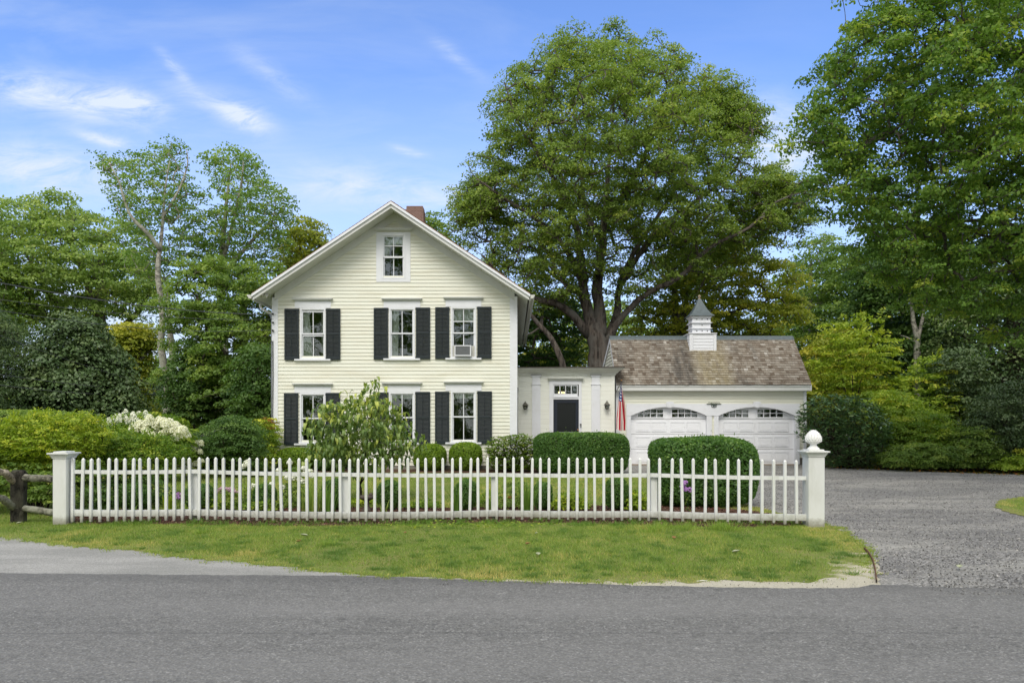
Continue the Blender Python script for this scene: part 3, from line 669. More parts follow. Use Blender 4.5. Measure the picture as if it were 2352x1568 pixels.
def lantern(px, pt, pb, lb):
    X = ex(px); z1, z0 = ez(pt), ez(pb); H = z1 - z0; y = EY - .16
    o = thing('wall_lantern', (X, y, z0), lb, 'lantern', 'lanterns either side of the front door')
    MB().box(X - .04, X + .04, EY - .02, EY - .001, z0 + .1, z0 + .24).tube([(X, EY - .02, z0 + .2), (X, y + .02, z0 + .24)], .012, 6).build('wall_plate', M['bronze'], o)
    MB().lathe([(.115, .0), (.10, .02), (.06, .06), (.045, .085), (.05, .09), (.02, .115), (.012, .13), (.018, .14), (.004, .155)], (X, y, z0 + H - .155), 6).build('lantern_roof', M['bronze'], o)
    mb = MB().lathe([(.05, -.03), (.058, -.01), (.065, 0), (.065, .012)], (X, y, z0 + .03), 6)
    for j in range(6):
        th = 2 * math.pi * j / 6; mb.tube([(X + .062 * math.cos(th), y + .062 * math.sin(th), z0 + .03), (X + .095 * math.cos(th), y + .095 * math.sin(th), z0 + H - .15)], .007, 5)
    mb.build('frame', M['bronze'], o)
    MB().lathe([(.055, .04), (.085, H - .155)], (X, y, z0), 6).build('glass', M['glass'], o); MB().lathe([(.012, .04), (.012, .12)], (X, y, z0), 6).build('candle', M['curtain'], o)
lantern(1206.5, 921, 941, 'black wall lantern left of the entry door, beside the house corner'); lantern(1393, 919.5, 940, 'black wall lantern right of the entry door, near the flag')

# ---------------------------------------------------------------- garage
GY = 28.0; gx_ = lambda px: sx(px, GY); gz_ = lambda py: sz(py, GY)
GX0, GX1 = 3.78, 10.60; RY, RZg = 29.6, 4.765; EYg, EZg = 27.72, 2.86; BY, BZ = 35.0, 2.55; GRX0, GRX1 = 3.73, 10.72
gar = thing('garage', (7.2, GY, 0), 'cream two-bay garage with cedar shingle roof and arched door openings', 'garage')
dl, dr_ = (gx_(1448.6), gx_(1622.5)), (gx_(1649.5), gx_(1825.5)); DT = gz_(932)
mb = MB(); clap(mb, lambda u_, z, o: (u_, GY - o, z), GX0, GX1, .25, gz_(892), .1255, [(dl[0] - .05, dl[1] + .05, -1, DT + .05), (dr_[0] - .05, dr_[1] + .05, -1, DT + .05)])
mb.build('front_wall', M['garage_siding'], gar)
limg = lambda z: (GY if z < EZg else RY - (RZg - z) * (RY - EYg) / (RZg - EZg) + .12, RY + (RZg - z) * (BY - RY) / (RZg - BZ) - .1)
for xw, s, nm in ((GX0, -1, 'side_wall'), (GX1, 1, 'side_wall')):
    mb = MB(); clap(mb, lambda u_, z, o: (xw + s * o, u_, z), GY, BY, .1, RZg - .1, .1255, (), limg); mb.build(nm, M['garage_siding'], gar)
MB().box(GX0, GX1, BY - .05, BY, 0, BZ - .05).build('rear_wall', M['garage_siding'], gar)
MB().box(GX0 - .01, dl[0] - .12, GY + .02, GY + .15, -.1, .25).box(dr_[1] + .12, GX1 + .01, GY + .02, GY + .15, -.1, .25).box(GX0 + .02, GX1 - .02, GY + .15, BY, -.1, .008).build('slab', M['stone'], gar)
MB().box(dl[0], dr_[1], GY - .25, GY + .1, -.02, .022).build('threshold', M['threshold'], gar)
MB().box(gx_(1845), GX1 + .03, GY - .03, GY + .13, .2, 2.76).build('corner_board', M['trim'], gar)
MB().box(GX0 - .03, GX0 + .12, GY - .03, GY + .13, .2, 2.76).build('corner_board', M['trim'], gar)
MB().box(GRX0 + .02, GRX1 - .02, EYg + .02, EYg + .06, 2.66, EZg - .02).box(GRX0 + .02, GRX1 - .02, EYg + .06, GY - .002, 2.66, 2.685).build('eave_fascia', M['soffit'], gar)
def sg(tt): return (EYg + (RY - EYg) * tt, EZg + (RZg - EZg) * tt)
for xa, xb in ((GRX0 - .0, GRX0 + .03), (GRX1 - .03, GRX1)):
    MB().prism([(EYg, EZg - .20), (EYg, EZg - .01), (RY, RZg - .01), (BY + .1, BZ - .03), (BY + .1, BZ - .2), (RY, RZg - .2)], xa, xb, 'x').build('rake_board', M['trim'], gar)
# shingles
def shingle_mat():
    m, t = mat('weathered_cedar_shingle'); g = t.n('ShaderNodeNewGeometry').outputs['Position']; a = t.n('ShaderNodeAttribute'); a.attribute_name = 'tone'
    s = t.n('ShaderNodeSeparateXYZ'); t.l(g, s.inputs[0])
    base = t.ramp(a.outputs['Fac'], [(0, (.12, .09, .065)), (.4, (.24, .205, .165)), (.75, (.34, .31, .265)), (1, (.50, .475, .43))])
    bl = t.noise(g, .55, 6, .62, .3, sc3=(1.2, .35, .35)); bl2 = t.noise(g, 2.6, 6, .7, .2, sc3=(1.5, .22, .22)); fn = t.noise(g, 30, 4, .7, 0, sc3=(1, .12, .12))
    moss = t.math('MULTIPLY', t.ramp(bl, [(.42, (0, 0, 0)), (.62, (1, 1, 1))]), t.ramp(bl2, [(.34, (.1,) * 3), (.62, (1, 1, 1))]))
    # rain washed paler below the copper of the cupola
    bx = t.math('ABSOLUTE', t.math('SUBTRACT', s.outputs[0], 7.35)); cl = t.math('MULTIPLY', t.ramp(bx, [(.35, (1, 1, 1)), (.85, (0, 0, 0))]), t.ramp(bl2, [(.3, (.35,) * 3), (.6, (1, 1, 1))]))
    moss = t.math('MULTIPLY', moss, t.math('MULTIPLY_ADD', cl, -.85, 1)); c = t.mix(t.math('MULTIPLY', moss, .92), base, (.065, .062, .058))
    c = t.mix(t.math('MULTIPLY', cl, .45), c, (.38, .33, .18)); c = t.mix(t.math('MULTIPLY', t.ramp(fn, [(.4, (0, 0, 0)), (.7, (1, 1, 1))]), .45), c, (.10, .085, .07))
    finish(t, principled(t, c, .9, .1, bump=fn, bs=.4, bd=.01)); return m
def shingles(y0, z0, y1, z1, x0, x1, rows, out):
    L_ = math.hypot(y1 - y0, z1 - z0); dy, dz = (y1 - y0) / L_, (z1 - z0) / L_; ny, nz = -dz, dy
    if nz < 0: ny, nz = -ny, -nz
    V, T = [], []; e = L_ / rows
    for r in range(rows):
        a = r * e; b = min(a + e * 1.25, L_); x = x0 - rng.uniform(0, .1)
        while x < x1:
            w_ = rng.uniform(.09, .19); xa, xb = max(x, x0), min(x + w_ - .004, x1); x += w_
            if xb - xa < .02: continue
            aa = a + rng.uniform(-.006, .006) + (rng.uniform(-.015, .02) if rng.uniform() < .06 else 0); h = .028 + rng.uniform(-.004, .006); t_ = rng.normal(.45, .2)
            p = lambda s_, h_: (y0 + dy * s_ + ny * h_, z0 + dz * s_ + nz * h_)
            A, B, C = p(aa, h), p(b, .004), p(aa, .0)
            for q in ([(xa, *A), (xb, *A), (xb, *B), (xa, *B)], [(xa, *C), (xb, *C), (xb, *A), (xa, *A)], [(xa, *C), (xa, *A), (xa, *B), (xa, *B)], [(xb, *A), (xb, *C), (xb, *B), (xb, *B)]):
                if q[2] == q[3]: continue
                V += q; T.append(t_)
    return V, T
V, T = shingles(EYg - .02, EZg, RY, RZg, GRX0, GRX1, 21, 1); V2, T2 = shingles(BY + .15, BZ, RY, RZg, GRX0, GRX1, 34, 1)
M['shingle'] = shingle_mat()
groof = mesh_np('roof', np.array(V + V2), None, M['shingle'], gar, tone=np.array(T + T2), org=gar.location)
MB().prism([(EYg, EZg - .004), (RY, RZg - .004), (BY + .1, BZ - .004), (BY + .1, BZ - .05), (RY, RZg - .06), (EYg, EZg - .06)], GRX0 + .031, GRX1 - .031, 'x').build('roof_deck', M['soffit'], gar)
MB().prism([(RY - .15, RZg - .11), (RY - .12, RZg - .055), (RY, RZg + .055), (RY + .16, RZg + .0), (RY + .16, RZg - .02), (RY, RZg + .035)], GRX0 - .01, GRX1 + .01, 'x').build('ridge_cap', M['copper'], gar)
# arched surround
def arc_pts(x0, x1, zs, zt, n=18):
    w_ = (x1 - x0) / 2; h = zt - zs; r = (w_ * w_ + h * h) / (2 * h); xc = (x0 + x1) / 2; zc = zt - r; a = math.asin(w_ / r)
    return [(xc + r * math.sin(-a + 2 * a * i / n), zc + r * math.cos(-a + 2 * a * i / n)) for i in range(n + 1)]
zt_, zs_ = gz_(934.5), gz_(954.5); top = gz_(926.8); lx, rx_ = gx_(1438.5), gx_(1835.5); y0, y1 = GY - .07, GY - .02
mb = MB(); bounds = [(lx, gx_(1636.5), dl), (gx_(1636.5), rx_, dr_)]
for (a, b, (p, q)) in bounds:
    arc = arc_pts(p, q, zs_, zt_); arc = [(a, zs_)] + arc + [(b, zs_)]
    for i in range(len(arc) - 1):
        (xa, za), (xb, zb) = arc[i], arc[i + 1]
        if xb - xa < 1e-5: continue
        mb.face([(xa, y0, za), (xb, y0, zb), (xb, y0, top), (xa, y0, top)]); mb.face([(xa, y0, za), (xa, y1 + .1, za), (xb, y1 + .1, zb), (xb, y0, zb)])
mb.face([(lx, y0, top), (rx_, y0, top), (rx_, y1, top), (lx, y1, top)]).face([(lx, y0, zs_), (lx, y0, top), (lx, y1, top), (lx, y1, zs_)]).face([(rx_, y0, zs_), (rx_, y1, zs_), (rx_, y1, top), (rx_, y0, top)])
mb.build('arched_header', M['trim'], gar)
for (a, b) in ((1438.5, 1448.6), (1622.5, 1634), (1639.5, 1649.5), (1825.5, 1835.5)):
    MB().box(gx_(a), gx_(b), GY - .06, GY + .12, .02, zs_ - .002).build('door_post', M['trim'], gar)
mb = MB(); clap(mb, lambda u_, z, o: (u_, GY - .01 - o, z), gx_(1634), gx_(1639.5), .05, zs_, .1255); mb.build('siding_strip', M['garage_siding'], gar)
for px in (1537.5, 1737.5):
    MB().prism([(gx_(px - 7), gz_(935)), (gx_(px + 7), gz_(935)), (gx_(px + 9), gz_(923)), (gx_(px - 9), gz_(923))], GY - .11, GY - .071).prism([(gx_(px - 3.5), gz_(936.2)), (gx_(px + 3.5), gz_(936.2)), (gx_(px + 5), gz_(922)), (gx_(px - 5), gz_(922))], GY - .13, GY - .1105).build('keystone', M['trim'], gar)
def gdoor(p, q, wpx, lb):
    y = GY + .10; H = DT + .05; o = MB(); n = 4; sh = H / n
    W_ = q - p
    wins_ = [(gx_(a), gx_(b)) for a, b in wpx]; wz0, wz1 = gz_(958), gz_(939.5)
    for i in range(n):
        z0, z1 = .02 + i * sh, .02 + (i + 1) * sh - .012
        if i < n - 1: o.box(p - .1, q + .1, y, y + .04, z0, z1)
        else:
            xs_ = [p - .1] + [v for a in wins_ for v in a] + [q + .1]
            for k_ in range(0, len(xs_), 2): o.box(xs_[k_], xs_[k_ + 1], y, y + .04, z0, z1)
            for (a, b) in wins_: o.box(a, b, y, y + .04, z0, wz0).box(a, b, y, y + .04, wz1, z1)
        if i < n - 1:
            zz0, zz1 = z0 + .09, z1 - .09
            cols = [(f0 * W_ + p, f1 * W_ + p) for f0, f1 in ((.075, .265), (.285, .475), (.53, .72), (.74, .93))]
            for (a, b) in cols:
                for (u0_, u1_, v0_, v1_) in ((a, a + .016, zz0, zz1), (b - .016, b, zz0, zz1), (a + .016, b - .016, zz0, zz0 + .016), (a + .016, b - .016, zz1 - .016, zz1)): o.box(u0_, u1_, y - .022, y - .0005, v0_, v1_)
                o.box(a + .045, b - .045, y - .014, y - .0005, zz0 + .045, zz1 - .045)
    d = o.build('garage_door', M['door_white'], gar); d['label'] = lb
    for (a, b) in wins_:
        mb = MB().box(a - .03, a + .008, y - .018, y - .0005, wz0 - .03, wz1 + .03).box(b - .008, b + .03, y - .018, y - .0005, wz0 - .03, wz1 + .03).box(a + .008, b - .008, y - .018, y - .0005, wz1 - .008, wz1 + .03).box(a + .008, b - .008, y - .018, y - .0005, wz0 - .03, wz0 + .008)
        for k_ in (1, 2, 3): x = a + (b - a) * k_ / 4; mb.box(x - .011, x + .011, y - .014, y + .02, wz0, wz1)
        zz = (wz0 + wz1) / 2; mb.box(a, b, y - .0145, y + .019, zz - .011, zz + .011); mb.build('window', M['door_white'], d)
        MB().box(a, b, y + .022, y + .026, wz0, wz1).build('pane', M['glass'], d)
gdoor(*dl, ((1465.3, 1524.5), (1544, 1603.6)), 'left white panelled garage door'); gdoor(*dr_, ((1662, 1721), (1741, 1800.7)), 'right white panelled garage door')
MB().box(GX0 + .1, GX1 - .1, 31.5, 31.6, 0, 2.6).build('interior_wall', M['dark_room'], gar)
# cupola
cxc, cyc = 7.157, 29.6
cw_ = .49; b0_, b1_ = 4.17, 4.84; mb = MB()
mb.prism([(cyc - .55, b0_), (cyc + .55, b0_), (cyc + .55, b1_), (cyc - .55, b1_)], cxc - cw_, cxc + cw_, 'x')
for i in range(5):
    z = b0_ + .02 + i * .115; mb.prism([(z, 0), (z, -.014), (z + .11, -.003), (z + .11, 0)][::1] and [(cyc - .551, z), (cyc - .567, z), (cyc - .556, z + .11), (cyc - .551, z + .11)], cxc - cw_ + .13, cxc + cw_ - .1, 'x')
    mb.prism([(cxc - cw_ - .001, z), (cxc - cw_ - .016, z), (cxc - cw_ - .005, z + .11), (cxc - cw_ - .001, z + .11)], cyc - .45, cyc + .45, 'y')
mb.box(cxc - cw_ - .015, cxc - cw_ + .11, cyc - .57, cyc - .552, b0_, b1_).box(cxc + cw_ - .09, cxc + cw_ + .012, cyc - .57, cyc - .552, b0_, b1_)
mb.box(cxc - cw_ - .04, cxc + cw_ + .03, cyc - .60, cyc + .6, b1_ + .002, b1_ + .03)
cup = mb.build('cupola', M['trim'], gar)
hw = .34; mb = MB().box(cxc - hw, cxc + hw, cyc - hw, cyc + hw, b1_ + .032, 5.52)
for z in (5.06, 5.27): mb.box(cxc - hw - .07, cxc + hw + .05, cyc - hw - .07, cyc + hw + .05, z, z + .02)
for z in (5.0, 5.2, 5.42): mb.box(cxc - hw - .012, cxc - hw + .05, cyc - hw - .012, cyc - hw - .001, b1_ + .05, 5.51) if z == 5.0 else None
mb.prism([(hw + .002, 0), (hw + .09, .05), (hw + .09, .065), (hw + .002, .065)][:0] or [(cxc - hw - .08, 5.53), (cxc + hw + .08, 5.53), (cxc + hw, 5.46), (cxc - hw, 5.46)], cyc - hw - .06, cyc + hw + .06, 'y')
mb.build('dovecote', M['trim'], cup)
mb = MB()
for (z, ks_) in ((5.41, (-1, 0, 1)), (5.185, (0,)), (4.965, (-1, 0, 1))):
    for k_ in ks_:
        mb.tube([(cxc + k_ * .2 + .02, cyc - hw - .004, z), (cxc + k_ * .2 + .02, cyc - hw - .0005, z)], .022, 10); mb.tube([(cxc - hw - .004, cyc + k_ * .2, z), (cxc - hw - .0005, cyc + k_ * .2, z)], .022, 10)
mb.build('nest_hole', M['black_metal'], cup)
MB().lathe([(.47, 0), (.465, .012), (.36, .10), (.25, .26), (.15, .46), (.055, .68)], (cxc, cyc, 5.535), sq=True).build('cupola_roof', M['copper'], cup)
MB().lathe([(.055, 0), (.06, .03), (.025, .055), (.045, .09), (.062, .125), (.045, .16), (.01, .185)], (cxc, cyc, 6.2), 14).build('finial', M['threshold'], cup, smooth=True)
# house-name sign
sgx, sgz = gx_(1638.5), gz_(927.5); sy = GY - .09
sign = thing('name_sign', (sgx, sy, sgz), 'green iron name plaque with animal silhouette between the garage arches', 'sign')
M['sign_green'] = m_plain('dark_green_iron', (.012, .035, .020), .5, .4)
mb = MB().box(sgx - .26, sgx + .26, sy - .01, sy + .015, sgz - .012, sgz + .012)
for (a, b) in (((-.10, -.012), (-.075, -.11)), ((.10, -.012), (.078, -.11)), ((-.08, -.11), (.08, -.11))):
    mb.tube([(sgx + a[0], sy, sgz + a[1]), (sgx + b[0], sy, sgz + b[1])], .008, 6)
mb.prism([(sgx - .02, sgz - .115), (sgx + .02, sgz - .115), (sgx, sgz - .14)], sy - .008, sy + .01); mb.build('bracket', M['sign_green'], sign)
dog = [(-.072, -.030), (-.06, -.016), (-.045, -.02), (-.03, -.034), (.03, -.036), (.066, -.026), (.07, -.034), (.05, -.052), (.056, -.085), (.045, -.088), (.030, -.066), (0, -.062), (-.008, -.10), (-.024, -.10), (-.026, -.066), (-.046, -.05)]
MB().prism([(sgx + a, sgz + b) for a, b in dog], sy - .006, sy + .006).build('dog_silhouette', M['sign_green'], sign)
def text(s, x, z, y, size, parent, name, italic=0):
    c = bpy.data.curves.new(name, 'FONT'); c.body = s; c.size = size; c.extrude = .004; c.shear = italic; c.space_character = 1.18
    o = bpy.data.objects.new(name, c); o.location = (x - parent.location.x, y - parent.location.y, z - parent.location.z); o.rotation_euler = (R(90), 0, 0); c.materials.append(M['sign_green']); me = bpy.data.meshes.new_from_object(o); o2 = bpy.data.objects.new(name, me); o2.location = o.location; o2.rotation_euler = o.rotation_euler; bpy.data.objects.remove(o); link(o2, parent); return o2
text('The', sgx - .225, sgz + .014, sy, .085, sign, 'lettering', .35); text('MENDYS', sgx - .10, sgz + .014, sy, .072, sign, 'lettering')
# flag
fl = thing('flag', (ex(1420), EY - .1, 2.9), 'American flag hanging limp from a short pole by the garage corner', 'flag')
PT = Vector((ex(1420.5), EY - .75, 2.98)); pole = [(EX1 + .03, EY - .03, 2.55), (ex(1418), EY - .4, 2.78), tuple(PT)]
MB().tube(pole, .012, 8).build('pole', M['bronze'], fl); MB().lathe([(.02, -.02), (.03, 0), (.02, .02)], tuple(PT), 8).build('pole_tip', M['brass'], fl)
def flagmat():
    m, t = mat('flag_cloth'); uv = t.n('ShaderNodeUVMap'); s = t.n('ShaderNodeSeparateXYZ'); t.l(uv.outputs[0], s.inputs[0]); U, Vv = s.outputs[0], s.outputs[1]
    st = t.math('MODULO', t.math('FLOOR', t.math('MULTIPLY', Vv, 12.999)), 2); strp = t.mix(st, (.42, .012, .03), (.74, .68, .62))
    inc = t.math('MULTIPLY', t.math('LESS_THAN', U, .4), t.math('GREATER_THAN', Vv, .4615))
    su = t.math('MULTIPLY', U, 6 / .4); sv = t.math('MULTIPLY', t.math('SUBTRACT', Vv, .4615), 5 / .5385)
    fu = t.math('SUBTRACT', t.math('FRACT', su), .5); fv = t.math('SUBTRACT', t.math('FRACT', sv), .5)
    r = t.math('SQRT', t.math('ADD', t.math('MULTIPLY', fu, fu), t.math('MULTIPLY', t.math('MULTIPLY', fv, fv), .9))); star = t.math('LESS_THAN', r, .25)
    can = t.mix(star, (.018, .045, .16), (.8, .8, .8)); c = t.mix(inc, strp, can); finish(t, principled(t, c, .8, .1)); return m
# limp flag: hoist along the pole, cloth gathered into long vertical folds
nU, nV = 46, 30; me = bpy.data.meshes.new('cloth'); vs = []; uvs = []
for j in range(nV + 1):
    v_ = j / nV
    for i in range(nU + 1):
        u_ = i / nU
        top_ = Vector(pole[2]).lerp(Vector(pole[1]), (1 - v_) * .8)
        d = u_ * 1.62; spread = (.04 + .36 * min(1, d / 1.3) ** .8); vv = (1 - v_)
        x = top_.x + (vv * 1.0 - .42) * spread * 1.05 + .035 * math.sin(vv * 15 + u_ * 1.5) * min(1, u_ * 2.5)
        x += .05 * (u_ - .5) * (-1)
        y = top_.y + .07 * math.sin(vv * 10 + 1) * min(1, u_ * 2.5) + .02 * math.sin(vv * 23 + u_ * 4)
        z = top_.z - d - .10 * math.sin(vv * 3.0) * u_ + .22 * vv * u_ * .5
        vs.append((x - fl.location.x, y - fl.location.y, z - fl.location.z)); uvs.append((u_, v_))
fs = [(j * (nU + 1) + i, j * (nU + 1) + i + 1, (j + 1) * (nU + 1) + i + 1, (j + 1) * (nU + 1) + i) for j in range(nV) for i in range(nU)]
me.from_pydata(vs, [], fs); uvl = me.uv_layers.new(name='UVMap')
for lp in me.loops: uvl.data[lp.index].uv = uvs[lp.vertex_index]
me.materials.append(flagmat()); me.polygons.foreach_set('use_smooth', [True] * len(me.polygons)); link(bpy.data.objects.new('cloth', me), fl)
# ---------------------------------------------------------------- picket fence
FC = [(150, 12.12, .845, .225, 1.045), (447, 12.42, .83, .195, 1.045), (793, 12.25, .79, .17, 1.035), (1135, 12.55, .765, .165, 1.04), (1500, 12.35, .775, .175, 1.04), (1868, 11.85, .765, .185, 1.03)]
def fi(px, k): return float(np.interp(px, [c[0] for c in FC], [c[k] for c in FC]))
fence = thing('picket_fence', (0, 12.4, 0), 'white picket fence with square gate posts along the front lawn', 'fence')
pz6 = [611, 686, 761, 836, 903, 971, 1037, 1103, 1171, 1240, 1304, 1376, 1442, 1510, 1576, 1645, 1713, 1779, 1847, 1916, 1981, 2051, 2119, 2187]
pz7 = [62, 133, 203, 271, 341, 408, 477, 545, 613, 683, 752, 821, 891, 962, 1030, 1098, 1170, 1241, 1313, 1382, 1451, 1523, 1595, 1667, 1737, 1810, 1887, 1954, 2025, 2096, 2174, 2243, 2313]
pz8 = [164, 221, 278, 335, 393, 449, 507, 564, 621, 679, 735, 805, 879, 953, 1021, 1096, 1166, 1240, 1312, 1384, 1459, 1533, 1605, 1680]
pxs = [p * .2799 for p in pz6] + [612.5 + p * .2799 for p in pz7] + [1225 + p * .3581 for p in pz8]
proto = None
for i, px in enumerate(pxs):
    Y = fi(px, 1); X = sx(px, Y); ht = fi(px, 4) - .015 + rng.normal(0, .004)
    if proto is None or i % 9 == 0:
        h = .0208; zb = 0; zt = 1.0; k_ = rng.uniform(-.01, .01)
        mb = MB(); mb.lathe([(.85 * h, 0), (h, .06), (h, zt - .03), (h * 1.0, zt - .028), (.004, zt)], (0, 0, 0), sq=True)
        proto = mb.build('picket', M['fence'], fence, world=False, bevel=.0025); o = proto
    else: o = proto.copy(); link(o, fence)
    o.location = (X, Y - .055 - 12.4, .02 + rng.uniform(0, .025)); o.scale = (1, 1, (ht - o.location.z)); o.rotation_euler = (rng.normal(0, .006), rng.normal(0, .011), rng.normal(0, .05))
posts = [c[0] for c in FC]
for a, b in zip(posts[:-1], posts[1:]):
    for (k_, hh, th) in ((2, .058, .045), (3, .098, .042)):
        Ya, Yb = fi(a, 1), fi(b, 1); Xa, Xb = sx(a, Ya), sx(b, Yb); za, zb = fi(a, k_), fi(b, k_)
        if a == 150: Xa += .12
        if b == 1868: Xb -= .10
        n = 6; mb = MB()
        for i in range(n):
            f0, f1 = i / n, (i + 1) / n; s0 = -.012 * math.sin(math.pi * f0); s1 = -.012 * math.sin(math.pi * f1); p = []
            for f_, s_ in ((f0, s0), (f1, s1)):
                X, Y, Z = Xa + (Xb - Xa) * f_, Ya + (Yb - Ya) * f_, za + (zb - za) * f_ + s_; p.append([(X, Y - .032, Z - hh), (X, Y + .02, Z - hh), (X, Y + .02, Z), (X, Y - .032, Z)])
            for q in range(4): mb.face([p[0][q], p[1][q], p[1][(q + 1) % 4], p[0][(q + 1) % 4]])
            if i == 0: mb.face(p[0])
            if i == n - 1: mb.face(p[1][::-1])
        mb.build('rail', M['fence'], fence)
for px in posts[1:-1]:
    Y = fi(px, 1) + .07; X = sx(px + 1, Y); MB().box(X - .055, X + .055, Y - .048, Y + .06, -.1, fi(px, 2) - .062).build('line_post', M['fence'], fence, bevel=.004)
def gatepost(px0, px1, Y0, dep, ztop, cone, lb):
    X0, X1 = sx(px0, Y0), sx(px1, Y0); xc = (X0 + X1) / 2; hw = (X1 - X0) / 2; yc = Y0 + dep / 2; hd = dep / 2
    p = MB().box(X0, X1, Y0, Y0 + dep, -.15, ztop - .11).build('gate_post', M['fence_post'], fence, bevel=.006); p['label'] = lb
    mb = MB(); z = ztop - .108
    for (e, dz) in ((.012, .022), (.022, .02), (.036, .022), (.060, .022)):
        mb.box(xc - hw - e, xc + hw + e, yc - hd - e, yc + hd + e, z, z + dz); z += dz
    mb.box(xc - hw + .005, xc + hw - .005, yc - hd + .005, yc + hd - .005, z, z + .022); z += .022
    mb.build('post_cap', M['fence_post'], p, bevel=.003)
    if cone:
        mb = MB().lathe([(.090, 0), (.088, .018), (.066, .034), (.050, .056), (.047, .072), (.055, .082), (.085, .095), (.113, .125), (.118, .155), (.112, .185), (.097, .22), (.072, .255), (.035, .285), (.008, .296)], (xc, yc, z), 24)
        rows = [(.118, .122, 17), (.121, .146, 17), (.118, .170, 17), (.110, .194, 16), (.097, .216, 14), (.082, .238, 12), (.062, .258, 9), (.038, .276, 6)]
        for ri, (rr, zz, nn) in enumerate(rows):
            for j in range(nn):
                th = 2 * math.pi * (j + .5 * (ri % 2)) / nn; c = Vector((xc + rr * math.cos(th), yc + rr * math.sin(th), z + zz)); o_ = Vector((math.cos(th), math.sin(th), 0)); tn = Vector((-math.sin(th), math.cos(th), 0)); w_ = .8 * math.pi * rr / nn
                a_, b_, tp, c_ = c - tn * w_ - o_ * .008 - Vector((0, 0, .012)), c + tn * w_ - o_ * .008 - Vector((0, 0, .012)), c + o_ * .007 + Vector((0, 0, .010)), c - o_ * .01 + Vector((0, 0, .022))
                mb.face([a_, b_, tp]).face([b_, c_, tp]).face([c_, a_, tp]).face([a_, c_, b_])
        mb.build('pinecone_finial', M['fence_top'], p)
gatepost(120.8, 151.5, 12.0, .26, 1.135, False, 'left gate post with flat moulded cap')
gatepost(1857.5, 1894.5, 11.72, .26, 1.175, True, 'right gate post topped by a pinecone finial')
# ---------------------------------------------------------------- rustic rail fences
rf_ = thing('split_rail_fence', (-7.7, 12.3, 0), 'weathered split rail fence meeting the left white gate post', 'fence')
def log(pts, r, n=10, m='split_rail', nm='rail', parent=rf_):
    P = []; 
    for i in range(len(pts) - 1):
        for k_ in range(6): P.append(Vector(pts[i]).lerp(Vector(pts[i + 1]), k_ / 6))
    P.append(Vector(pts[-1])); P = [p + Vector(rng.normal(size=3)) * r * .07 for p in P]
    return MB().tube(P, [r * rng.uniform(.88, 1.1) for _ in P], n).build(nm, M[m], parent, smooth=True)
Yf = 12.3
mb = MB(); X0, X1 = sx(25, Yf), sx(58, Yf)
mb.prism([(Yf - .07, -.1), (Yf + .07, -.1), (Yf + .07, .78), (Yf + .04, .83), (Yf - .03, .83), (Yf - .07, .78)], X0 + .02, X1, 'x'); mb.build('post', M['rail_dark'], rf_, bevel=.02)
log([(sx(40, Yf), Yf - .02, .72), (sx(85, Yf), Yf, .70), (sx(124, Yf), Yf, .69)], .058); log([(sx(40, Yf), Yf - .02, .24), (sx(80, Yf), Yf, .20), (sx(124, Yf), Yf, .15)], .055)
log([(sx(34, Yf), Yf + .0, .62), (sx(14, 12), 12.0, .80), (sx(-40, 11.7), 11.7, .90)], .055, m='rail_pale'); log([(sx(34, Yf), Yf, .22), (sx(8, 12), 12.0, .40), (sx(-40, 11.7), 11.7, .52)], .06)
rb = thing('post_and_rail_fence', (-8, 19.5, 0), 'grey rustic rail fence with ball topped posts behind the hydrangea', 'fence')
Yb = 19.5
for px, dy in ((359, .12), (366.5, 0)):
    X = sx(px, Yb); MB().lathe([(.055, 0), (.055, .78), (.06, .80), (.03, .83), (.03, .845), (.05, .87), (.052, .895), (.03, .93), (.01, .935)], (X, Yb + dy, .06 if dy else .02), 12).build('post', M['split_rail'], rb, smooth=True)
X = sx(457, 21.5); MB().lathe([(.05, 0), (.05, .95), (.03, .98), (.05, 1.02), (.04, 1.07), (.01, 1.09)], (X, 21.5, 0), 12).build('post', M['split_rail'], rb, smooth=True)
log([(sx(372, Yb), Yb, .73), (sx(415, 20.5), 20.5, .80), (sx(457, 21.5), 21.5, .82)], .055, parent=rb); log([(sx(372, Yb), Yb, .33), (sx(457, 21.5), 21.5, .36)], .045, parent=rb); log([(sx(330, Yb), Yb, .75), (sx(362, Yb), Yb, .74)], .04, parent=rb)
HYk = 19.2; xh0, xh1, zh = sx(380.8, HYk), sx(393.5, HYk), sz(1000, HYk); hk = thing('shepherd_hook', (xh1, HYk, 0), 'dark green shepherd hook standing by the grey rustic fence', 'garden hook')
pts = [(xh1, HYk, -.1), (xh1, HYk, zh - .10)] + [((xh0 + xh1) / 2 + (xh1 - xh0) / 2 * math.cos(a), HYk, zh - .08 + .08 * math.sin(a)) for a in [math.pi * i / 10 for i in range(11)]] + [(xh0, HYk, zh - .3), (xh0 - .02, HYk, zh - .36), (xh0 - .06, HYk, zh - .36), (xh0 - .08, HYk, zh - .30)]
MB().tube(pts, .009, 8).build('rod', m := M['sign_green'], hk, smooth=True)
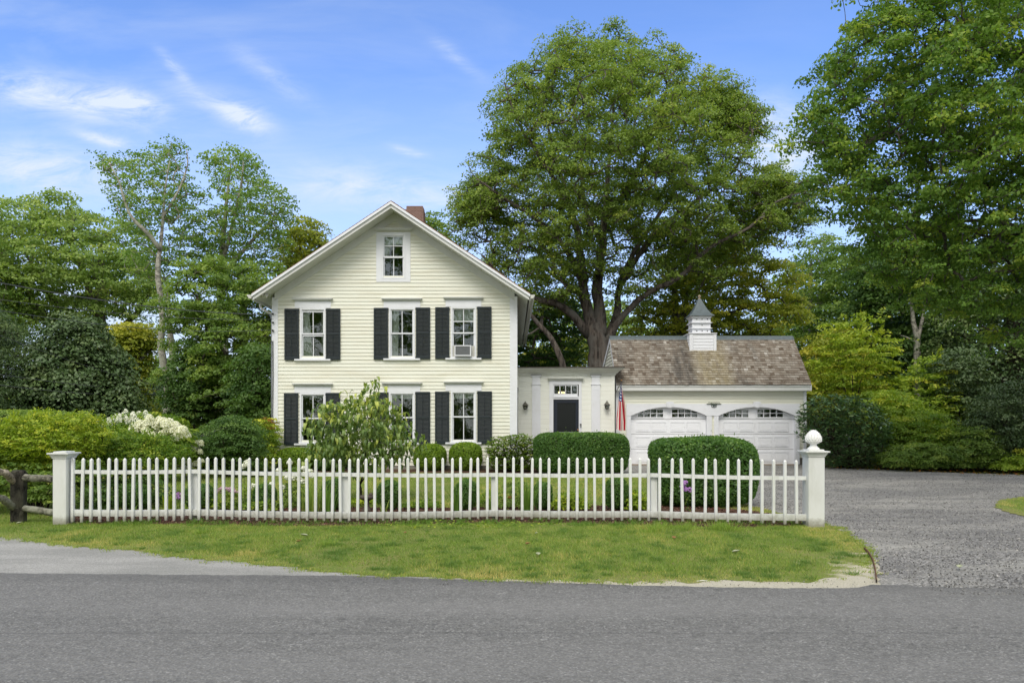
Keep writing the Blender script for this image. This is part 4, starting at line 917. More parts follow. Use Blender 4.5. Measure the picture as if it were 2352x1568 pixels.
# ---------------------------------------------------------------- ground, road, driveway, lawn
def m_ground(name, fn):
    m, t = mat(name); g = t.n('ShaderNodeNewGeometry').outputs['Position']; finish(t, fn(t, g)); return m
def _asphalt(t, g):
    def vor(sc_, st=None):
        vec = g
        if st: mp = t.n('ShaderNodeMapping'); mp.inputs['Scale'].default_value = st; t.l(g, mp.inputs[0]); vec = mp.outputs[0]
        v = t.n('ShaderNodeTexVoronoi'); v.inputs['Scale'].default_value = sc_; t.l(vec, v.inputs[0]); c_ = t.n('ShaderNodeSeparateColor'); t.l(v.outputs['Color'], c_.inputs[0]); return c_.outputs[0], v.outputs['Distance']
    v1, d1 = vor(85); v2, d2 = vor(34, (1, .8, 1)); s = t.n('ShaderNodeSeparateXYZ'); t.l(g, s.inputs[0])
    big = t.noise(g, .5, 5, .6, sc3=(.35, 1.4, 1)); mid = t.noise(g, 5, 5, .7, sc3=(.6, 1.5, 1)); pit = t.noise(g, 17, 3, .6, .2, sc3=(.4, 1.6, 1)); rare = t.noise(g, 5.5, 2, .5, .3, sc3=(.35, 2.2, 1))
    c = t.ramp(v1, [(0, (.10, .098, .092)), (.5, (.175, .173, .162)), (.9, (.225, .222, .208)), (1, (.36, .355, .335))])
    c = t.mix(t.math('MULTIPLY', t.ramp(v2, [(.0, (1, 1, 1)), (.25, (0, 0, 0))]), .45), c, (.06, .06, .056)); c = t.mix(t.math('MULTIPLY', t.ramp(mid, [(.35, (1, 1, 1)), (.6, (0, 0, 0))]), .35), c, (.095, .093, .086))
    c = t.mix(t.ramp(pit, [(.30, (.8,) * 3), (.37, (0, 0, 0))]), c, (.04, .04, .038)); c = t.mix(t.ramp(rare, [(.215, (.9,) * 3), (.235, (0, 0, 0))]), c, (.03, .03, .03))
    c = t.mix(t.math('MULTIPLY', t.ramp(big, [(.35, (0, 0, 0)), (.7, (1, 1, 1))]), .4), c, (.24, .235, .222))
    seam = t.math('ABSOLUTE', t.math('SUBTRACT', s.outputs[1], t.math('ADD', 5.85, t.math('MULTIPLY', t.noise(g, 1.2, 4), .12)))); c = t.mix(t.math('MULTIPLY', t.ramp(seam, [(.0, (1, 1, 1)), (.03, (0, 0, 0))]), .25), c, (.03, .03, .03))
    e = t.math('ADD', s.outputs[1], t.math('ADD', t.math('MULTIPLY', s.outputs[0], .055), t.math('MULTIPLY', mid, .25))); c = t.mix(t.math('MULTIPLY', t.ramp(t.math('SUBTRACT', e, 7.2), [(.35, (0, 0, 0)), (.75, (1, 1, 1))]), .35), c, (.06, .06, .058))
    trk = t.math('SINE', t.math('MULTIPLY', t.math('ADD', s.outputs[1], t.math('MULTIPLY', mid, .3)), 3.9)); c = t.mix(t.math('MULTIPLY', t.math('MAXIMUM', trk, 0), .16), c, (.27, .265, .25))
    return principled(t, c, .88, .25, bump=d2, bs=.7, bd=.012)
def _gravel(t, g):
    v = t.n('ShaderNodeTexVoronoi'); v.inputs['Scale'].default_value = 58; t.l(g, v.inputs[0]); vc = t.n('ShaderNodeSeparateColor'); t.l(v.outputs['Color'], vc.inputs[0])
    big = t.noise(g, .45, 5, .6, .4, sc3=(.5, 1.3, 1)); pale = t.noise(g, 1.1, 6, .7, .3, sc3=(.45, 1.3, 1))
    c = t.ramp(vc.outputs[0], [(0, (.085, .083, .078)), (.55, (.20, .196, .185)), (.85, (.32, .312, .295)), (1, (.52, .50, .46))])
    c = t.mix(t.math('MULTIPLY', t.ramp(pale, [(.46, (0, 0, 0)), (.66, (1, 1, 1))]), .7), c, (.38, .37, .33)); c = t.mix(t.math('MULTIPLY', t.ramp(big, [(.3, (1, 1, 1)), (.55, (0, 0, 0))]), .4), c, (.085, .085, .09))
    return principled(t, c, .9, .2, bump=v.outputs['Distance'], bs=.6, bd=.012)
def _shoulder(t, g):
    f = t.noise(g, 80, 3, .75); big = t.noise(g, 1.4, 5, .6, sc3=(.5, 1.6, 1)); c = t.ramp(f, [(.3, (.18, .175, .165)), (.5, (.33, .325, .30)), (.7, (.50, .485, .45))])
    c = t.mix(t.math('MULTIPLY', t.ramp(big, [(.4, (1, 1, 1)), (.6, (0, 0, 0))]), .35), c, (.13, .135, .12)); return principled(t, c, .9, .2, bump=f, bs=.5, bd=.006)
def _lawn(t, g):
    n = t.noise(g, 1.1, 5, .6); n2 = t.noise(g, 14, 4, .7); c = t.ramp(n, [(.3, (.10, .16, .03)), (.5, (.17, .21, .05)), (.7, (.25, .235, .085))])
    c = t.mix(t.ramp(n2, [(.45, (0, 0, 0)), (.75, (.8,) * 3)]), c, (.20, .17, .08)); s = t.n('ShaderNodeSeparateXYZ'); t.l(g, s.inputs[0])
    w1 = t.math('ADD', t.math('MULTIPLY', t.math('SUBTRACT', s.outputs[0], 2.4), .30), t.math('MULTIPLY', t.math('SUBTRACT', 8.6, s.outputs[1]), .75)); w2 = t.math('MULTIPLY', t.math('SUBTRACT', s.outputs[0], 3.2), 1.2); w3 = t.math('MULTIPLY', t.math('SUBTRACT', 8.05, s.outputs[1]), 1.3)
    nn = t.math('MULTIPLY', t.math('SUBTRACT', t.noise(g, 2.2, 6, .7), .5), 3.0); bare = t.math('ADD', t.math('MINIMUM', w1, w2), nn); c = t.mix(t.ramp(bare, [(.15, (0, 0, 0)), (.7, (1, 1, 1))]), c, (.50, .46, .35))
    c = t.mix(t.ramp(t.math('ADD', w3, nn), [(.3, (0, 0, 0)), (.8, (.9,) * 3)]), c, (.40, .37, .27)); return principled(t, c, .95, .1, bump=n2, bs=.8, bd=.02)
def _floor(t, g):
    n = t.noise(g, 3, 5, .7); c = t.ramp(n, [(.35, (.025, .03, .012)), (.6, (.06, .065, .022))]); return principled(t, c, .95, .1, bump=n, bs=.6, bd=.03)
def _mulch(t, g):
    n = t.noise(g, 42, 5, .75, .5, sc3=(.6, 1, 1)); c = t.ramp(n, [(.32, (.025, .012, .010)), (.5, (.095, .055, .036)), (.7, (.21, .14, .10))]); return principled(t, c, .95, .1, bump=n, bs=1, bd=.03)
def _sand(t, g):
    n = t.noise(g, 60, 4, .7); b = t.noise(g, 3, 5, .6); c = t.ramp(n, [(.3, (.30, .27, .21)), (.5, (.50, .46, .38)), (.75, (.66, .62, .54))]); c = t.mix(t.math('MULTIPLY', b, .5), c, (.34, .34, .20))
    return principled(t, c, .95, .1, bump=n, bs=.6, bd=.01)
for nm, fn in (('asphalt', _asphalt), ('gravel', _gravel), ('shoulder', _shoulder), ('lawn', _lawn), ('floor', _floor), ('mulch', _mulch), ('sand', _sand)): M[nm] = m_ground(nm, fn)
def rough_poly(pts, amp=.03, step=.12):
    out = []; n = len(pts)
    for i in range(n):
        a, b = Vector(pts[i]), Vector(pts[(i + 1) % n]); L_ = (b - a).length
        if L_ > 14: out.append(tuple(a)); continue
        k_ = max(1, int(L_ / step)); nrm = Vector((-(b - a).y, (b - a).x)).normalized() if L_ > 0 else Vector((0, 0))
        for q in range(k_): out.append(tuple(a.lerp(b, q / k_) + nrm * float(rng.normal(0, amp))))
    return out
def gp(pts): return [(sx(px, ground_y(py)), ground_y(py)) for px, py in pts]
import bmesh
def flat(name, pts, z, m, label=None, thick=0, parent=None):
    from mathutils.geometry import tessellate_polygon
    v = [Vector((p[0], p[1], z)) for p in pts]; f = [tuple(range(len(v)))]; me = bpy.data.meshes.new(name)
    n = len(v); V = [tuple(p) for p in v]; Fc = [tuple(x) for x in f]
    if thick:
        V += [(p[0], p[1], z - thick) for p in pts]; Fc += [(i, (i + 1) % n, n + (i + 1) % n, n + i) for i in range(n)]
    me.from_pydata(V, [], Fc); me.materials.append(m); me.update()
    bm = bmesh.new(); bm.from_mesh(me); bmesh.ops.recalc_face_normals(bm, faces=bm.faces); 
    if sum(fc.normal.z * fc.calc_area() for fc in bm.faces) < 0: bmesh.ops.reverse_faces(bm, faces=bm.faces)
    bm.to_mesh(me); bm.free()
    o = bpy.data.objects.new(name, me); link(o, parent); tag(o, label, kind='structure'); return o
flat('ground', [(-400, -60), (400, -60), (400, 600), (-400, 600)], -.03, M['floor'])
yr = lambda px, py: (sx(px, ground_y(py)), ground_y(py))
redge = gp([(2700, 1356), (2352, 1351), (2200, 1350), (2060, 1344), (2000, 1343), (1965, 1349), (1900, 1351), (1700, 1349), (1500, 1345), (1350, 1340), (1130, 1333), (960, 1327), (830, 1322), (500, 1320), (250, 1318), (0, 1316), (-300, 1313)])
_rx = [p[0] for p in redge][::-1]; _ry = [p[1] for p in redge][::-1]; _xx = np.arange(-6.9, 6.28, .035)
_yy = np.interp(_xx, _rx, _ry) + .010 * np.sin(_xx * 9) + .007 * np.sin(_xx * 23 + 1) + .005 * np.sin(_xx * 51 + 2) + rng.normal(0, .003, len(_xx)); _xs = [(-60, 8.8)] + list(zip(_xx.tolist(), _yy.tolist())) + [(60, 7.0)]; mb = MB()
for a_, b_ in zip(_xs[:-1], _xs[1:]):
    if b_[0] - a_[0] > 1e-4: mb.face([(a_[0], -12, .003), (b_[0], -12, .003), (b_[0], b_[1], .003), (a_[0], a_[1], .003)]).face([(a_[0], a_[1], .003), (b_[0], b_[1], .003), (b_[0], b_[1], -.01), (a_[0], a_[1], -.01)])
tag(mb.build('road', M['asphalt']), kind='structure')
drive = gp([(2900, 1362), (2900, 1100), (2352, 1089), (2200, 1085), (2050, 1078), (1895, 1072), (1840, 1067.5)]) + [(10.6, 27.9), (3.7, 27.9)] + gp([(1400, 1084), (1490, 1099), (1600, 1120), (1720, 1160), (1850, 1190), (1900, 1204), (1955, 1228), (1990, 1262), (2008, 1300), (2013, 1350)]) + [(4.5, 7)]
flat('driveway', rough_poly(drive, .015, .15), -.006, M['gravel'])
flat('gravel_shoulder', gp([(-400, 1330), (-400, 1200), (0, 1225), (300, 1255), (900, 1312), (1200, 1322), (1200, 1348)]), -.006, M['shoulder'])
sand = gp([(900, 1335), (1100, 1322), (1500, 1325), (1800, 1290), (1960, 1250), (2000, 1262), (2015, 1300), (2022, 1340), (2010, 1352), (1700, 1362), (1000, 1345)])
flat('sandy_verge', rough_poly(sand, .03), -.003, M['sand'])
front_px = [(-500, 1150), (-500, 1212), (0, 1231), (80, 1243), (160, 1252), (300, 1262), (450, 1281), (560, 1290), (640, 1299), (740, 1310), (830, 1319), (960, 1322), (1100, 1330), (1250, 1332), (1400, 1336), (1600, 1336), (1720, 1333), (1850, 1336), (1930, 1326), (1985, 1322), (2003, 1296), (1988, 1258), (1952, 1226), (1897, 1203), (1850, 1190), (1720, 1160), (1600, 1120), (1490, 1099), (1400, 1084)]
lawn_w = rough_poly(gp(front_px) + [(3.6, 27.6), (-25, 30), (-40, 26)], .045, .10)
flat('lawn', lawn_w, 0, M['lawn'], thick=.008)
isl = gp([(2285, 1160), (2296, 1148), (2352, 1140), (2600, 1138), (2600, 1215), (2420, 1200), (2340, 1182), (2300, 1172)])
isl_w = rough_poly(isl, .02); flat('lawn', isl_w, .004, M['lawn'])
mul = gp([(150, 1204), (400, 1203), (600, 1207), (800, 1208), (1000, 1203), (1160, 1201), (1300, 1201), (1500, 1207), (1700, 1211), (1840, 1207), (1850, 1192), (1700, 1170), (1500, 1160), (1300, 1162), (1150, 1165), (950, 1167), (800, 1165), (600, 1170), (350, 1172), (180, 1170)])
mul_w = rough_poly(mul, .03, .1); flat('mulch_bed', mul_w, .008, M['mulch'], thick=.03)
hb = [(sx(628, 25), 24.0), (sx(1240, 23.6), 23.2), (3.4, 22.7), (3.4, 27.4), (.1, 27.4), (.1, 25.35), (-7.8, 25.35)]
flat('mulch_bed', rough_poly(hb, .03), .008, M['mulch'], thick=.03)
flat('walk', [(2.9, 24), (3.9, 24), (3.9, 27.6), (2.9, 27.6)], .002, M['shoulder'])
edg = gp([(1984, 1262), (1994, 1272), (2004, 1290), (2009, 1310), (2012, 1338)])
M['edging'] = m_plain('rusty_edging', (.16, .09, .055), .8, .2)
mb = MB()
for a, b in zip(edg[:-1], edg[1:]):
    mb.face([(a[0], a[1], -.03), (b[0], b[1], -.03), (b[0], b[1], .035), (a[0], a[1], .035)]).face([(a[0], a[1], .035), (b[0], b[1], .035), (b[0] + .012, b[1], .035), (a[0] + .012, a[1], .035)]).face([(a[0] + .012, a[1], .035), (b[0] + .012, b[1], .035), (b[0] + .012, b[1], -.03), (a[0] + .012, a[1], -.03)])
ed = mb.build('lawn_edging', M['edging']); tag(ed, 'rusty metal strip edging the sandy verge beside the driveway', 'edging')

_ph = rng.uniform(0, 6.28, (12, 3)); _k = rng.normal(size=(12, 2))
def lf(x, y, sc_=1.0):
    s = np.zeros(len(x))
    for i in range(12): s += np.sin((_k[i, 0] * x + _k[i, 1] * y) * sc_ * (1 + i * .35) + _ph[i, 0]) / (1 + i * .25)
    return s / 2.6
def grass(name, poly, n, h, wd, bounds, minus=(), dens=None, toneb=.45):
    x = rng.uniform(bounds[0], bounds[1], n); y = rng.uniform(bounds[2], bounds[3], n)
    ins, d = in_poly(x, y, poly)
    for q in minus:
        i2, _ = in_poly(x, y, q); ins &= ~i2
    f = lf(x, y, 1.3); f2 = lf(x, y, 4.5)
    if dens is not None: ins &= rng.uniform(size=n) < dens(x, y, d, f)
    x, y, d, f, f2 = x[ins], y[ins], d[ins], f[ins], f2[ins]; n = len(x)
    H = h * rng.uniform(.5, 1.2, n) * (1 + .35 * f) * np.clip(.5 + d * 1.6, .5, 1); W_ = wd * rng.uniform(.6, 1.3, n); th = rng.uniform(0, np.pi, n); ln = rng.normal(size=(n, 2)) * .5
    b = np.stack([x, y, np.full(n, -.004)], 1); dx = np.stack([np.cos(th), np.sin(th), np.zeros(n)], 1) * W_[:, None] * .5; tp = b + np.stack([ln[:, 0] * H, ln[:, 1] * H, H], 1)
    V = np.stack([b - dx, b + dx, tp], 1).reshape(-1, 3)
    o = mesh_np(name, V, None, L['grass'], None, tone=toneb + .22 * f + .17 * f2 + rng.normal(0, .16, n) + .3 * (np.clip(1 - d / .6, 0, 1)), k=3); tag(o, kind='stuff'); return o
dens_f = lambda x, y, d, f: np.clip(.55 + .35 * f + d * 1.5, .12, 1) * np.where((x > 3.2) & (y < 9.6), np.clip(.9 - (x - 3.0) * .33 - (9.6 - y) * .26 + .45 * f, .03, 1), 1)
grass('grass', lawn_w, 330000, .038, .0075, (-13.5, 6.2, 7.7, 12.6), (mul_w,), dens_f, .42)
grass('grass', lawn_w, 190000, .045, .013, (-13, 6.5, 12.6, 27), (mul_w, hb), None, .46)
grass('grass', isl_w, 52000, .05, .012, (8.5, 16, 11, 17), (), None, .35)
# longer tufts
def tufts(spots, h, wd, per, spread, lmat, name, tone=.5):
    V, T = [], []
    for (px, py, s) in spots:
        Y = ground_y(py); X = sx(px, Y); n = per; a = rng.normal(0, spread * s, (n, 2)); th = rng.uniform(0, 6.28, n); ln = rng.normal(size=(n, 2)) * .45 + a / (spread * s) * .25; H = h * s * rng.uniform(.5, 1.15, n)
        b = np.stack([X + a[:, 0], Y + a[:, 1], np.zeros(n)], 1); dx = np.stack([np.cos(th), np.sin(th), np.zeros(n)], 1) * wd * .5; tp = b + np.stack([ln[:, 0] * H, ln[:, 1] * H, H], 1)
        V.append(np.stack([b - dx, b + dx, tp], 1).reshape(-1, 3)); T.append(rng.normal(tone, .12, n))
    o = mesh_np(name, np.concatenate(V), None, lmat, None, tone=np.concatenate(T), k=3); tag(o, kind='stuff'); return o
tufts([(1600 + rng.uniform(-120, 90), 1213 + rng.uniform(-8, 12), rng.uniform(.7, 1.3)) for _ in range(12)] + [(760, 1250, .8), (745, 1253, .7), (460, 1225, .6)], .13, .008, 90, .06, L['lily'], 'long_grass', .75)
_tf = [(rng.uniform(60, 1990), rng.uniform(1212, 1330), rng.uniform(.6, 1.3)) for _ in range(330)]; _in, _dd = in_poly(np.array([q[0] for q in _tf]), np.array([q[1] for q in _tf]), front_px)
tufts([q for q, a, b in zip(_tf, _in, _dd) if a and b > 4], .045, .007, 80, .045, L['dark'], 'grass_tufts', .75)
_ed = [(CX + p[0] * F / p[1], HZ + CAMH * F / p[1]) for p in lawn_w if p[1] < 12.6 and p[1] > 7]; _ed = [(a + rng.uniform(-8, 8), b + rng.uniform(-3, 5), rng.uniform(.4, 1.1)) for a, b in _ed for _ in range(3) if rng.uniform() < .75 and not (a > 1500 and b > 1300 and rng.uniform() < .7)]
tufts(_ed, .035, .008, 26, .045, L['grass'], 'edge_grass', .6)
tufts([(rng.uniform(180, 1840), rng.uniform(1196, 1207), rng.uniform(.5, 1.3)) for _ in range(150)], .075, .009, 45, .05, L['lily'], 'grass_tufts', .35)
# mulch chips, small pebbles, clover
def scatter(name, poly, n, bounds, size, matl, zlift, asp=.5, up=1.0, tone=(.4, .3), minus=()):
    x = rng.uniform(bounds[0], bounds[1], n); y = rng.uniform(bounds[2], bounds[3], n); ins, d = in_poly(x, y, poly)
    for q in minus: ins &= ~in_poly(x, y, q)[0]
    x, y = x[ins], y[ins]; n = len(x)
    P = np.stack([x, y, np.full(n, zlift) + rng.uniform(0, size * .5, n)], 1); N = rng.normal(size=(n, 3)) * .5 + np.array([0, 0, up])
    o = mesh_np(name, leaf_quads(P, N, size, asp), None, matl, None, tone=rng.normal(tone[0], tone[1], n)); tag(o, kind='stuff'); return o
L['chip'] = m_leaf('bark_chips', (.03, .014, .011), (.13, .06, .045), (.30, .19, .15), trans=.02, rough=.9, spec=.1)
L['pebble'] = m_leaf('loose_stones', (.08, .078, .072), (.22, .215, .20), (.50, .48, .44), trans=.01, rough=.8, spec=.2)
scatter('mulch', mul_w, 26000, (-8.5, 5, 11.5, 15.5), .045, L['chip'], .012, .35)
_n = 60000; _y = 7.2 + 17 * rng.uniform(0, 1, _n) ** 1.9; _x = rng.uniform(4, 16, _n); _i, _ = in_poly(_x, _y, drive); _x, _y = _x[_i], _y[_i]; _n = len(_x)
o = mesh_np('pebbles', leaf_quads(np.stack([_x, _y, np.full(_n, -.004) + rng.uniform(0, .008, _n)], 1), rng.normal(size=(_n, 3)) * .5 + np.array([0, 0, 1.]), .021, .8), None, L['pebble'], None, tone=rng.normal(.35, .28, _n)); tag(o, kind='stuff')
scatter('pebbles', gp([(900, 1345), (1100, 1330), (1900, 1330), (2010, 1335), (2005, 1352), (1700, 1356), (1000, 1345)]), 2600, (-3, 5, 7, 9), .016, L['pebble'], .003, .8)
scatter('ground_cover', gp([(860, 1208), (950, 1199), (1200, 1200), (1300, 1206), (1200, 1212), (950, 1216)]), 2600, (-4, 2, 11, 13), .04, L['bright2'], .02, .8, 1.5, (.55, .2))
scatter('leaf_litter', gp([(1890, 1076), (2060, 1082), (2352, 1094), (2500, 1098), (2500, 1080), (2352, 1070), (1895, 1062)]), 2500, (8, 22, 22, 30), .08, L['redtip'], .0, .8, 1.5, (.45, .25))
# fallen leaves, each a curled thing
M['deadleaf'] = m_plain('dry_leaf', (.30, .17, .07), .8, .2); M['paleleaf'] = m_plain('pale_fallen_leaf', (.42, .45, .30), .8, .2)
for i, (px, py, s, m_, lb) in enumerate([(699, 1234, .11, 'paleleaf', 'pale curled fallen leaf on the grass left of the middle of the verge'), (686, 1247, .07, 'deadleaf', 'small brown fallen leaf on the grass below the pale curled one'), (1212, 1253, .08, 'deadleaf', 'brown fallen leaf on the grass near the middle of the verge'), (1236, 1278, .09, 'paleleaf', 'pale fallen leaf lying near the road edge'),
        (1548, 1240, .10, 'deadleaf', 'dark curled fallen leaf on the right part of the verge'), (1690, 1272, .10, 'paleleaf', 'pale fallen leaf on the dry right end of the verge'), (931, 1227, .06, 'deadleaf', 'small brown fallen leaf just below the mulch bed'), (44, 1205, .09, 'paleleaf', 'pale fallen leaf on the grass at the far left'), (2204, 1308, .10, 'paleleaf', 'yellow green leaf lying on the gravel driveway'), (1232, 1228, .05, 'paleleaf', 'tiny pale leaf below the fence middle')]):
    Y = ground_y(py); X = sx(px, Y); n = 6; mb = MB(); a0 = rng.uniform(0, 3.1)
    for k_ in range(n):
        for sd in (-1, 1):
            def q(u_, w_):
                wd = math.sin(math.pi * min(max(u_, .02), .98)) * .33 * s; lx_, ly_ = (u_ - .5) * s, sd * w_ * wd; z = .025 + .35 * s * (u_ - .4) ** 2 * 2 + abs(ly_) * .7
                return (X + lx_ * math.cos(a0) - ly_ * math.sin(a0), Y + lx_ * math.sin(a0) + ly_ * math.cos(a0), z)
            mb.face([q(k_ / n, 0), q((k_ + 1) / n, 0), q((k_ + 1) / n, 1), q(k_ / n, 1)])
    o = mb.build('fallen_leaf', M[m_]); tag(o, lb, 'leaf', 'fallen leaves on the ground')
Y = ground_y(1334); o = MB().tube([(sx(1598, Y), Y, .0), (sx(1612, Y), Y - .02, .012), (sx(1628, Y), Y, .004)], [.004, .006, .003], 6).build('twig', M['curtain']); tag(o, 'short pale twig on the sandy road edge', 'twig')
# ---------------------------------------------------------------- trees
def pl(pts, Y, dys=None): return [(sx(a, Y), Y + (dys[i] if dys else 0), sz(b, Y)) for i, (a, b) in enumerate(pts)]
def crown_obj(C, parent, m_, n_per, rx, rz, size, name='crown', **k):
    V, T = clump_leaves(C, n_per, rx, rz, size, **k); return mesh_np(name, V, None, m_, parent, tone=T, org=tuple(parent.location))
def puff(C, R_, m, zf=.7):
    """every macro dome becomes m small clumps spread over its upper surface"""
    n = len(C); s = rng.uniform(.6, 1.3, (n, 1)); th = rng.uniform(0, 6.28, (n, m)); rho = np.sqrt(rng.uniform(0, 1, (n, m))); h = np.sqrt(1 - rho ** 2) - .35 * rho ** 2
    return np.stack([C[:, None, 0] + R_ * s * rho * np.cos(th), C[:, None, 1] + R_ * s * rho * np.sin(th), C[:, None, 2] + R_ * zf * s * (h - .45) + rng.normal(0, .06, (n, m))], 2).reshape(-1, 3)
def tree(label, cat, poly, Y, depth, n, n_per, rx, rz, size, leaf, bark, paths, group=None, name='tree', holes=(), shell=.45, tip=.014, attach=1.0, macro=None, **k):
    base = paths[0][0][0]; o = thing(name, (base[0], base[1], 0), label, cat, group)
    C = sample_crown(poly, Y, n, depth, holes, shell, inset=(macro[0] * .38 * F / Y if macro else rx * .35 * F / Y))
    if macro: C = puff(C, *macro)
    grow(paths, C if attach >= 1 else C[rng.uniform(size=len(C)) < attach], o, bark, tip=tip)
    crown_obj(C, o, leaf, n_per, rx, rz, size, **k); return o
# the great maple
Y = 38.0
mp = [(1046, 470), (1052, 420), (1062, 370), (1082, 345), (1088, 300), (1105, 262), (1112, 225), (1140, 185), (1150, 160), (1195, 128), (1228, 98), (1275, 88), (1300, 76), (1352, 68), (1405, 56), (1455, 70), (1500, 92), (1535, 118), (1570, 128), (1612, 142), (1625, 175), (1655, 190), (1668, 215), (1700, 228), (1735, 260), (1745, 300), (1752, 335), (1740, 375), (1790, 372), (1815, 395), (1850, 412), (1872, 440), (1884, 478), (1860, 500), (1850, 545), (1820, 560), (1830, 600), (1770, 620), (1700, 610), (1680, 680), (1620, 700), (1560, 680), (1500, 710), (1440, 730), (1400, 690), (1340, 700), (1290, 740), (1230, 750), (1180, 720), (1120, 660), (1060, 590), (1030, 540), (1080, 520)]
maple = thing('maple_tree', (sx(1372, Y), Y, 0), 'huge spreading maple with domed crown behind the entry wing', 'tree')
C = sample_crown(mp, Y, 400, 6.2, [(1450, 600, 70, 40), (1330, 560, 45, 40), (1560, 640, 60, 28), (1200, 520, 50, 25), (1440, 330, 30, 30), (1300, 400, 30, 25), (1520, 430, 30, 22), (1660, 420, 40, 18), (1370, 480, 28, 30)], .40, inset=38); 
for pts in ([(1040, 470), (1062, 400), (1120, 400), (1160, 480), (1150, 560), (1080, 570), (1035, 540)], [(1700, 400), (1780, 375), (1850, 412), (1886, 480), (1868, 530), (1820, 560), (1740, 540), (1690, 470)], [(1600, 150), (1660, 190), (1740, 260), (1755, 330), (1700, 340), (1620, 240)]):
    C = np.concatenate([C, sample_crown(pts, Y, 24, 2.0, (), .6, inset=22)])
C = puff(C, 1.1, 8, .85)
b = [(1372, 1000), (1372, 860), (1374, 800)]
paths = [(pl([(1372, 1010), (1372, 880), (1373, 800), (1362, 745)], Y), [.62, .50, .48, .42]),
         (pl([(1362, 760), (1345, 690), (1335, 620), (1325, 540), (1300, 450), (1268, 360), (1250, 260)], Y, [0, 0, -.2, -.4, -.6, -.8, -1]), [.34, .26, .22, .17, .12, .08, .035]),
         (pl([(1378, 770), (1376, 700), (1375, 640), (1386, 560), (1392, 470), (1402, 360), (1412, 240), (1416, 160)], Y, [0, .1, .2, .3, .3, .4, .5, .5]), [.36, .29, .24, .19, .14, .09, .055, .025]),
         (pl([(1395, 780), (1420, 720), (1430, 650), (1470, 560), (1530, 470), (1590, 370), (1620, 260)], Y, [0, .6, 1.1, 1.4, 1.6, 1.6, 1.6]), [.28, .20, .15, .12, .09, .06, .03]),
         (pl([(1390, 790), (1430, 725), (1480, 680), (1545, 650), (1605, 590), (1690, 548), (1745, 495), (1820, 470)], Y, [0, -.4, -.9, -1.4, -1.9, -2.2, -2.4, -2.4]), [.19, .155, .135, .115, .09, .07, .045, .025]),
         (pl([(1352, 770), (1315, 725), (1270, 700), (1222, 692), (1170, 660), (1110, 600)], Y, [0, -.4, -.7, -1, -1.2, -1.4]), [.26, .20, .17, .14, .10, .05]),
         (pl([(1338, 640), (1290, 570), (1230, 520), (1160, 480), (1100, 440)], Y, [-.2, -.8, -1.4, -1.8, -2]), [.17, .13, .10, .07, .03]),
         (pl([(1325, 540), (1290, 470), (1240, 400), (1190, 330), (1160, 250)], Y, [-.4, -1.4, -2.2, -2.6, -3]), [.15, .12, .09, .06, .03]),
         (pl([(1386, 560), (1350, 460), (1345, 360), (1330, 250), (1320, 160)], Y, [.3, 1.4, 2, 2.2, 2.2]), [.17, .13, .10, .07, .03]),
         (pl([(1392, 500), (1450, 420), (1490, 320), (1520, 220)], Y, [.3, -1, -1.8, -2.2]), [.15, .11, .08, .04]),
         (pl([(1430, 650), (1500, 540), (1580, 480), (1660, 420), (1700, 340)], Y, [1.1, 0, -1, -1.6, -2]), [.14, .11, .09, .06, .03]),
         (pl([(1345, 690), (1300, 640), (1262, 610), (1240, 560)], Y, [-.1, .8, 1.4, 1.8]), [.15, .11, .08, .04])]
grow(paths, C, maple, M['bark'], tip=.017)
crown_obj(C, maple, L['maple'], 76, .48, .32, .12, dome=.6, up=.9, jit=.6, droop=.25, tonev=.13)

def simple_trunk(px, py_top, Y, r, lean=0, forks=()):
    p = [(pl([(px, 980 + 40), (px + lean * .3, (963 + py_top) / 2 + 60), (px + lean * .7, (963 + py_top) / 2 - 40), (px + lean, py_top)], Y), [r * 1.25, r, r * .75, r * .3])]
    p[0][0][0] = (sx(px, Y), Y, -.3)
    for f in forks: p.append((pl(f, Y, [0] + list(rng.uniform(-1.2, 1.2, len(f) - 1))), list(np.linspace(r * .6, r * .2, len(f)))))
    return p
# ---- left side
tree('broad pale green oak with dark spreading limbs at the far left', 'tree', [(-140, 560), (-100, 480), (-40, 455), (0, 470), (22, 440), (45, 445), (75, 500), (100, 470), (120, 450), (160, 445), (200, 452), (235, 490), (262, 470), (300, 500), (345, 560), (372, 640), (365, 740), (300, 740), (250, 780), (170, 750), (110, 790), (50, 760), (0, 800), (-140, 800)],
     45, 4.5, 150, 75, .75, .42, .18, L['oak'], M['bark_grey'], simple_trunk(222, 560, 45, .42, 10, ([(222, 800), (180, 740), (130, 690), (90, 600)], [(222, 790), (265, 760), (320, 700), (345, 620)], [(226, 740), (205, 660), (180, 560), (170, 490)], [(224, 800), (110, 720), (40, 640), (0, 540)])), holes=[(265, 700, 28, 24)], macro=(1.3, 6), dome=.5, up=.7)
tree('oak with pale crown at the left edge of the picture behind the pine', 'tree', [(-220, 480), (-60, 500), (0, 540), (60, 600), (80, 700), (60, 820), (-60, 900), (-220, 900)], 41, 4, 130, 140, 1.2, .6, .18, L['mid'], M['bark_grey'], simple_trunk(-30, 600, 41, .35))
bp = [(212, 390), (225, 360), (250, 352), (280, 360), (300, 345), (335, 350), (352, 335), (385, 330), (412, 322), (428, 345), (425, 385), (440, 425), (470, 435), (478, 500), (470, 570), (440, 620), (380, 640), (300, 650), (285, 600), (300, 540), (270, 520), (262, 470), (245, 440), (240, 410)]
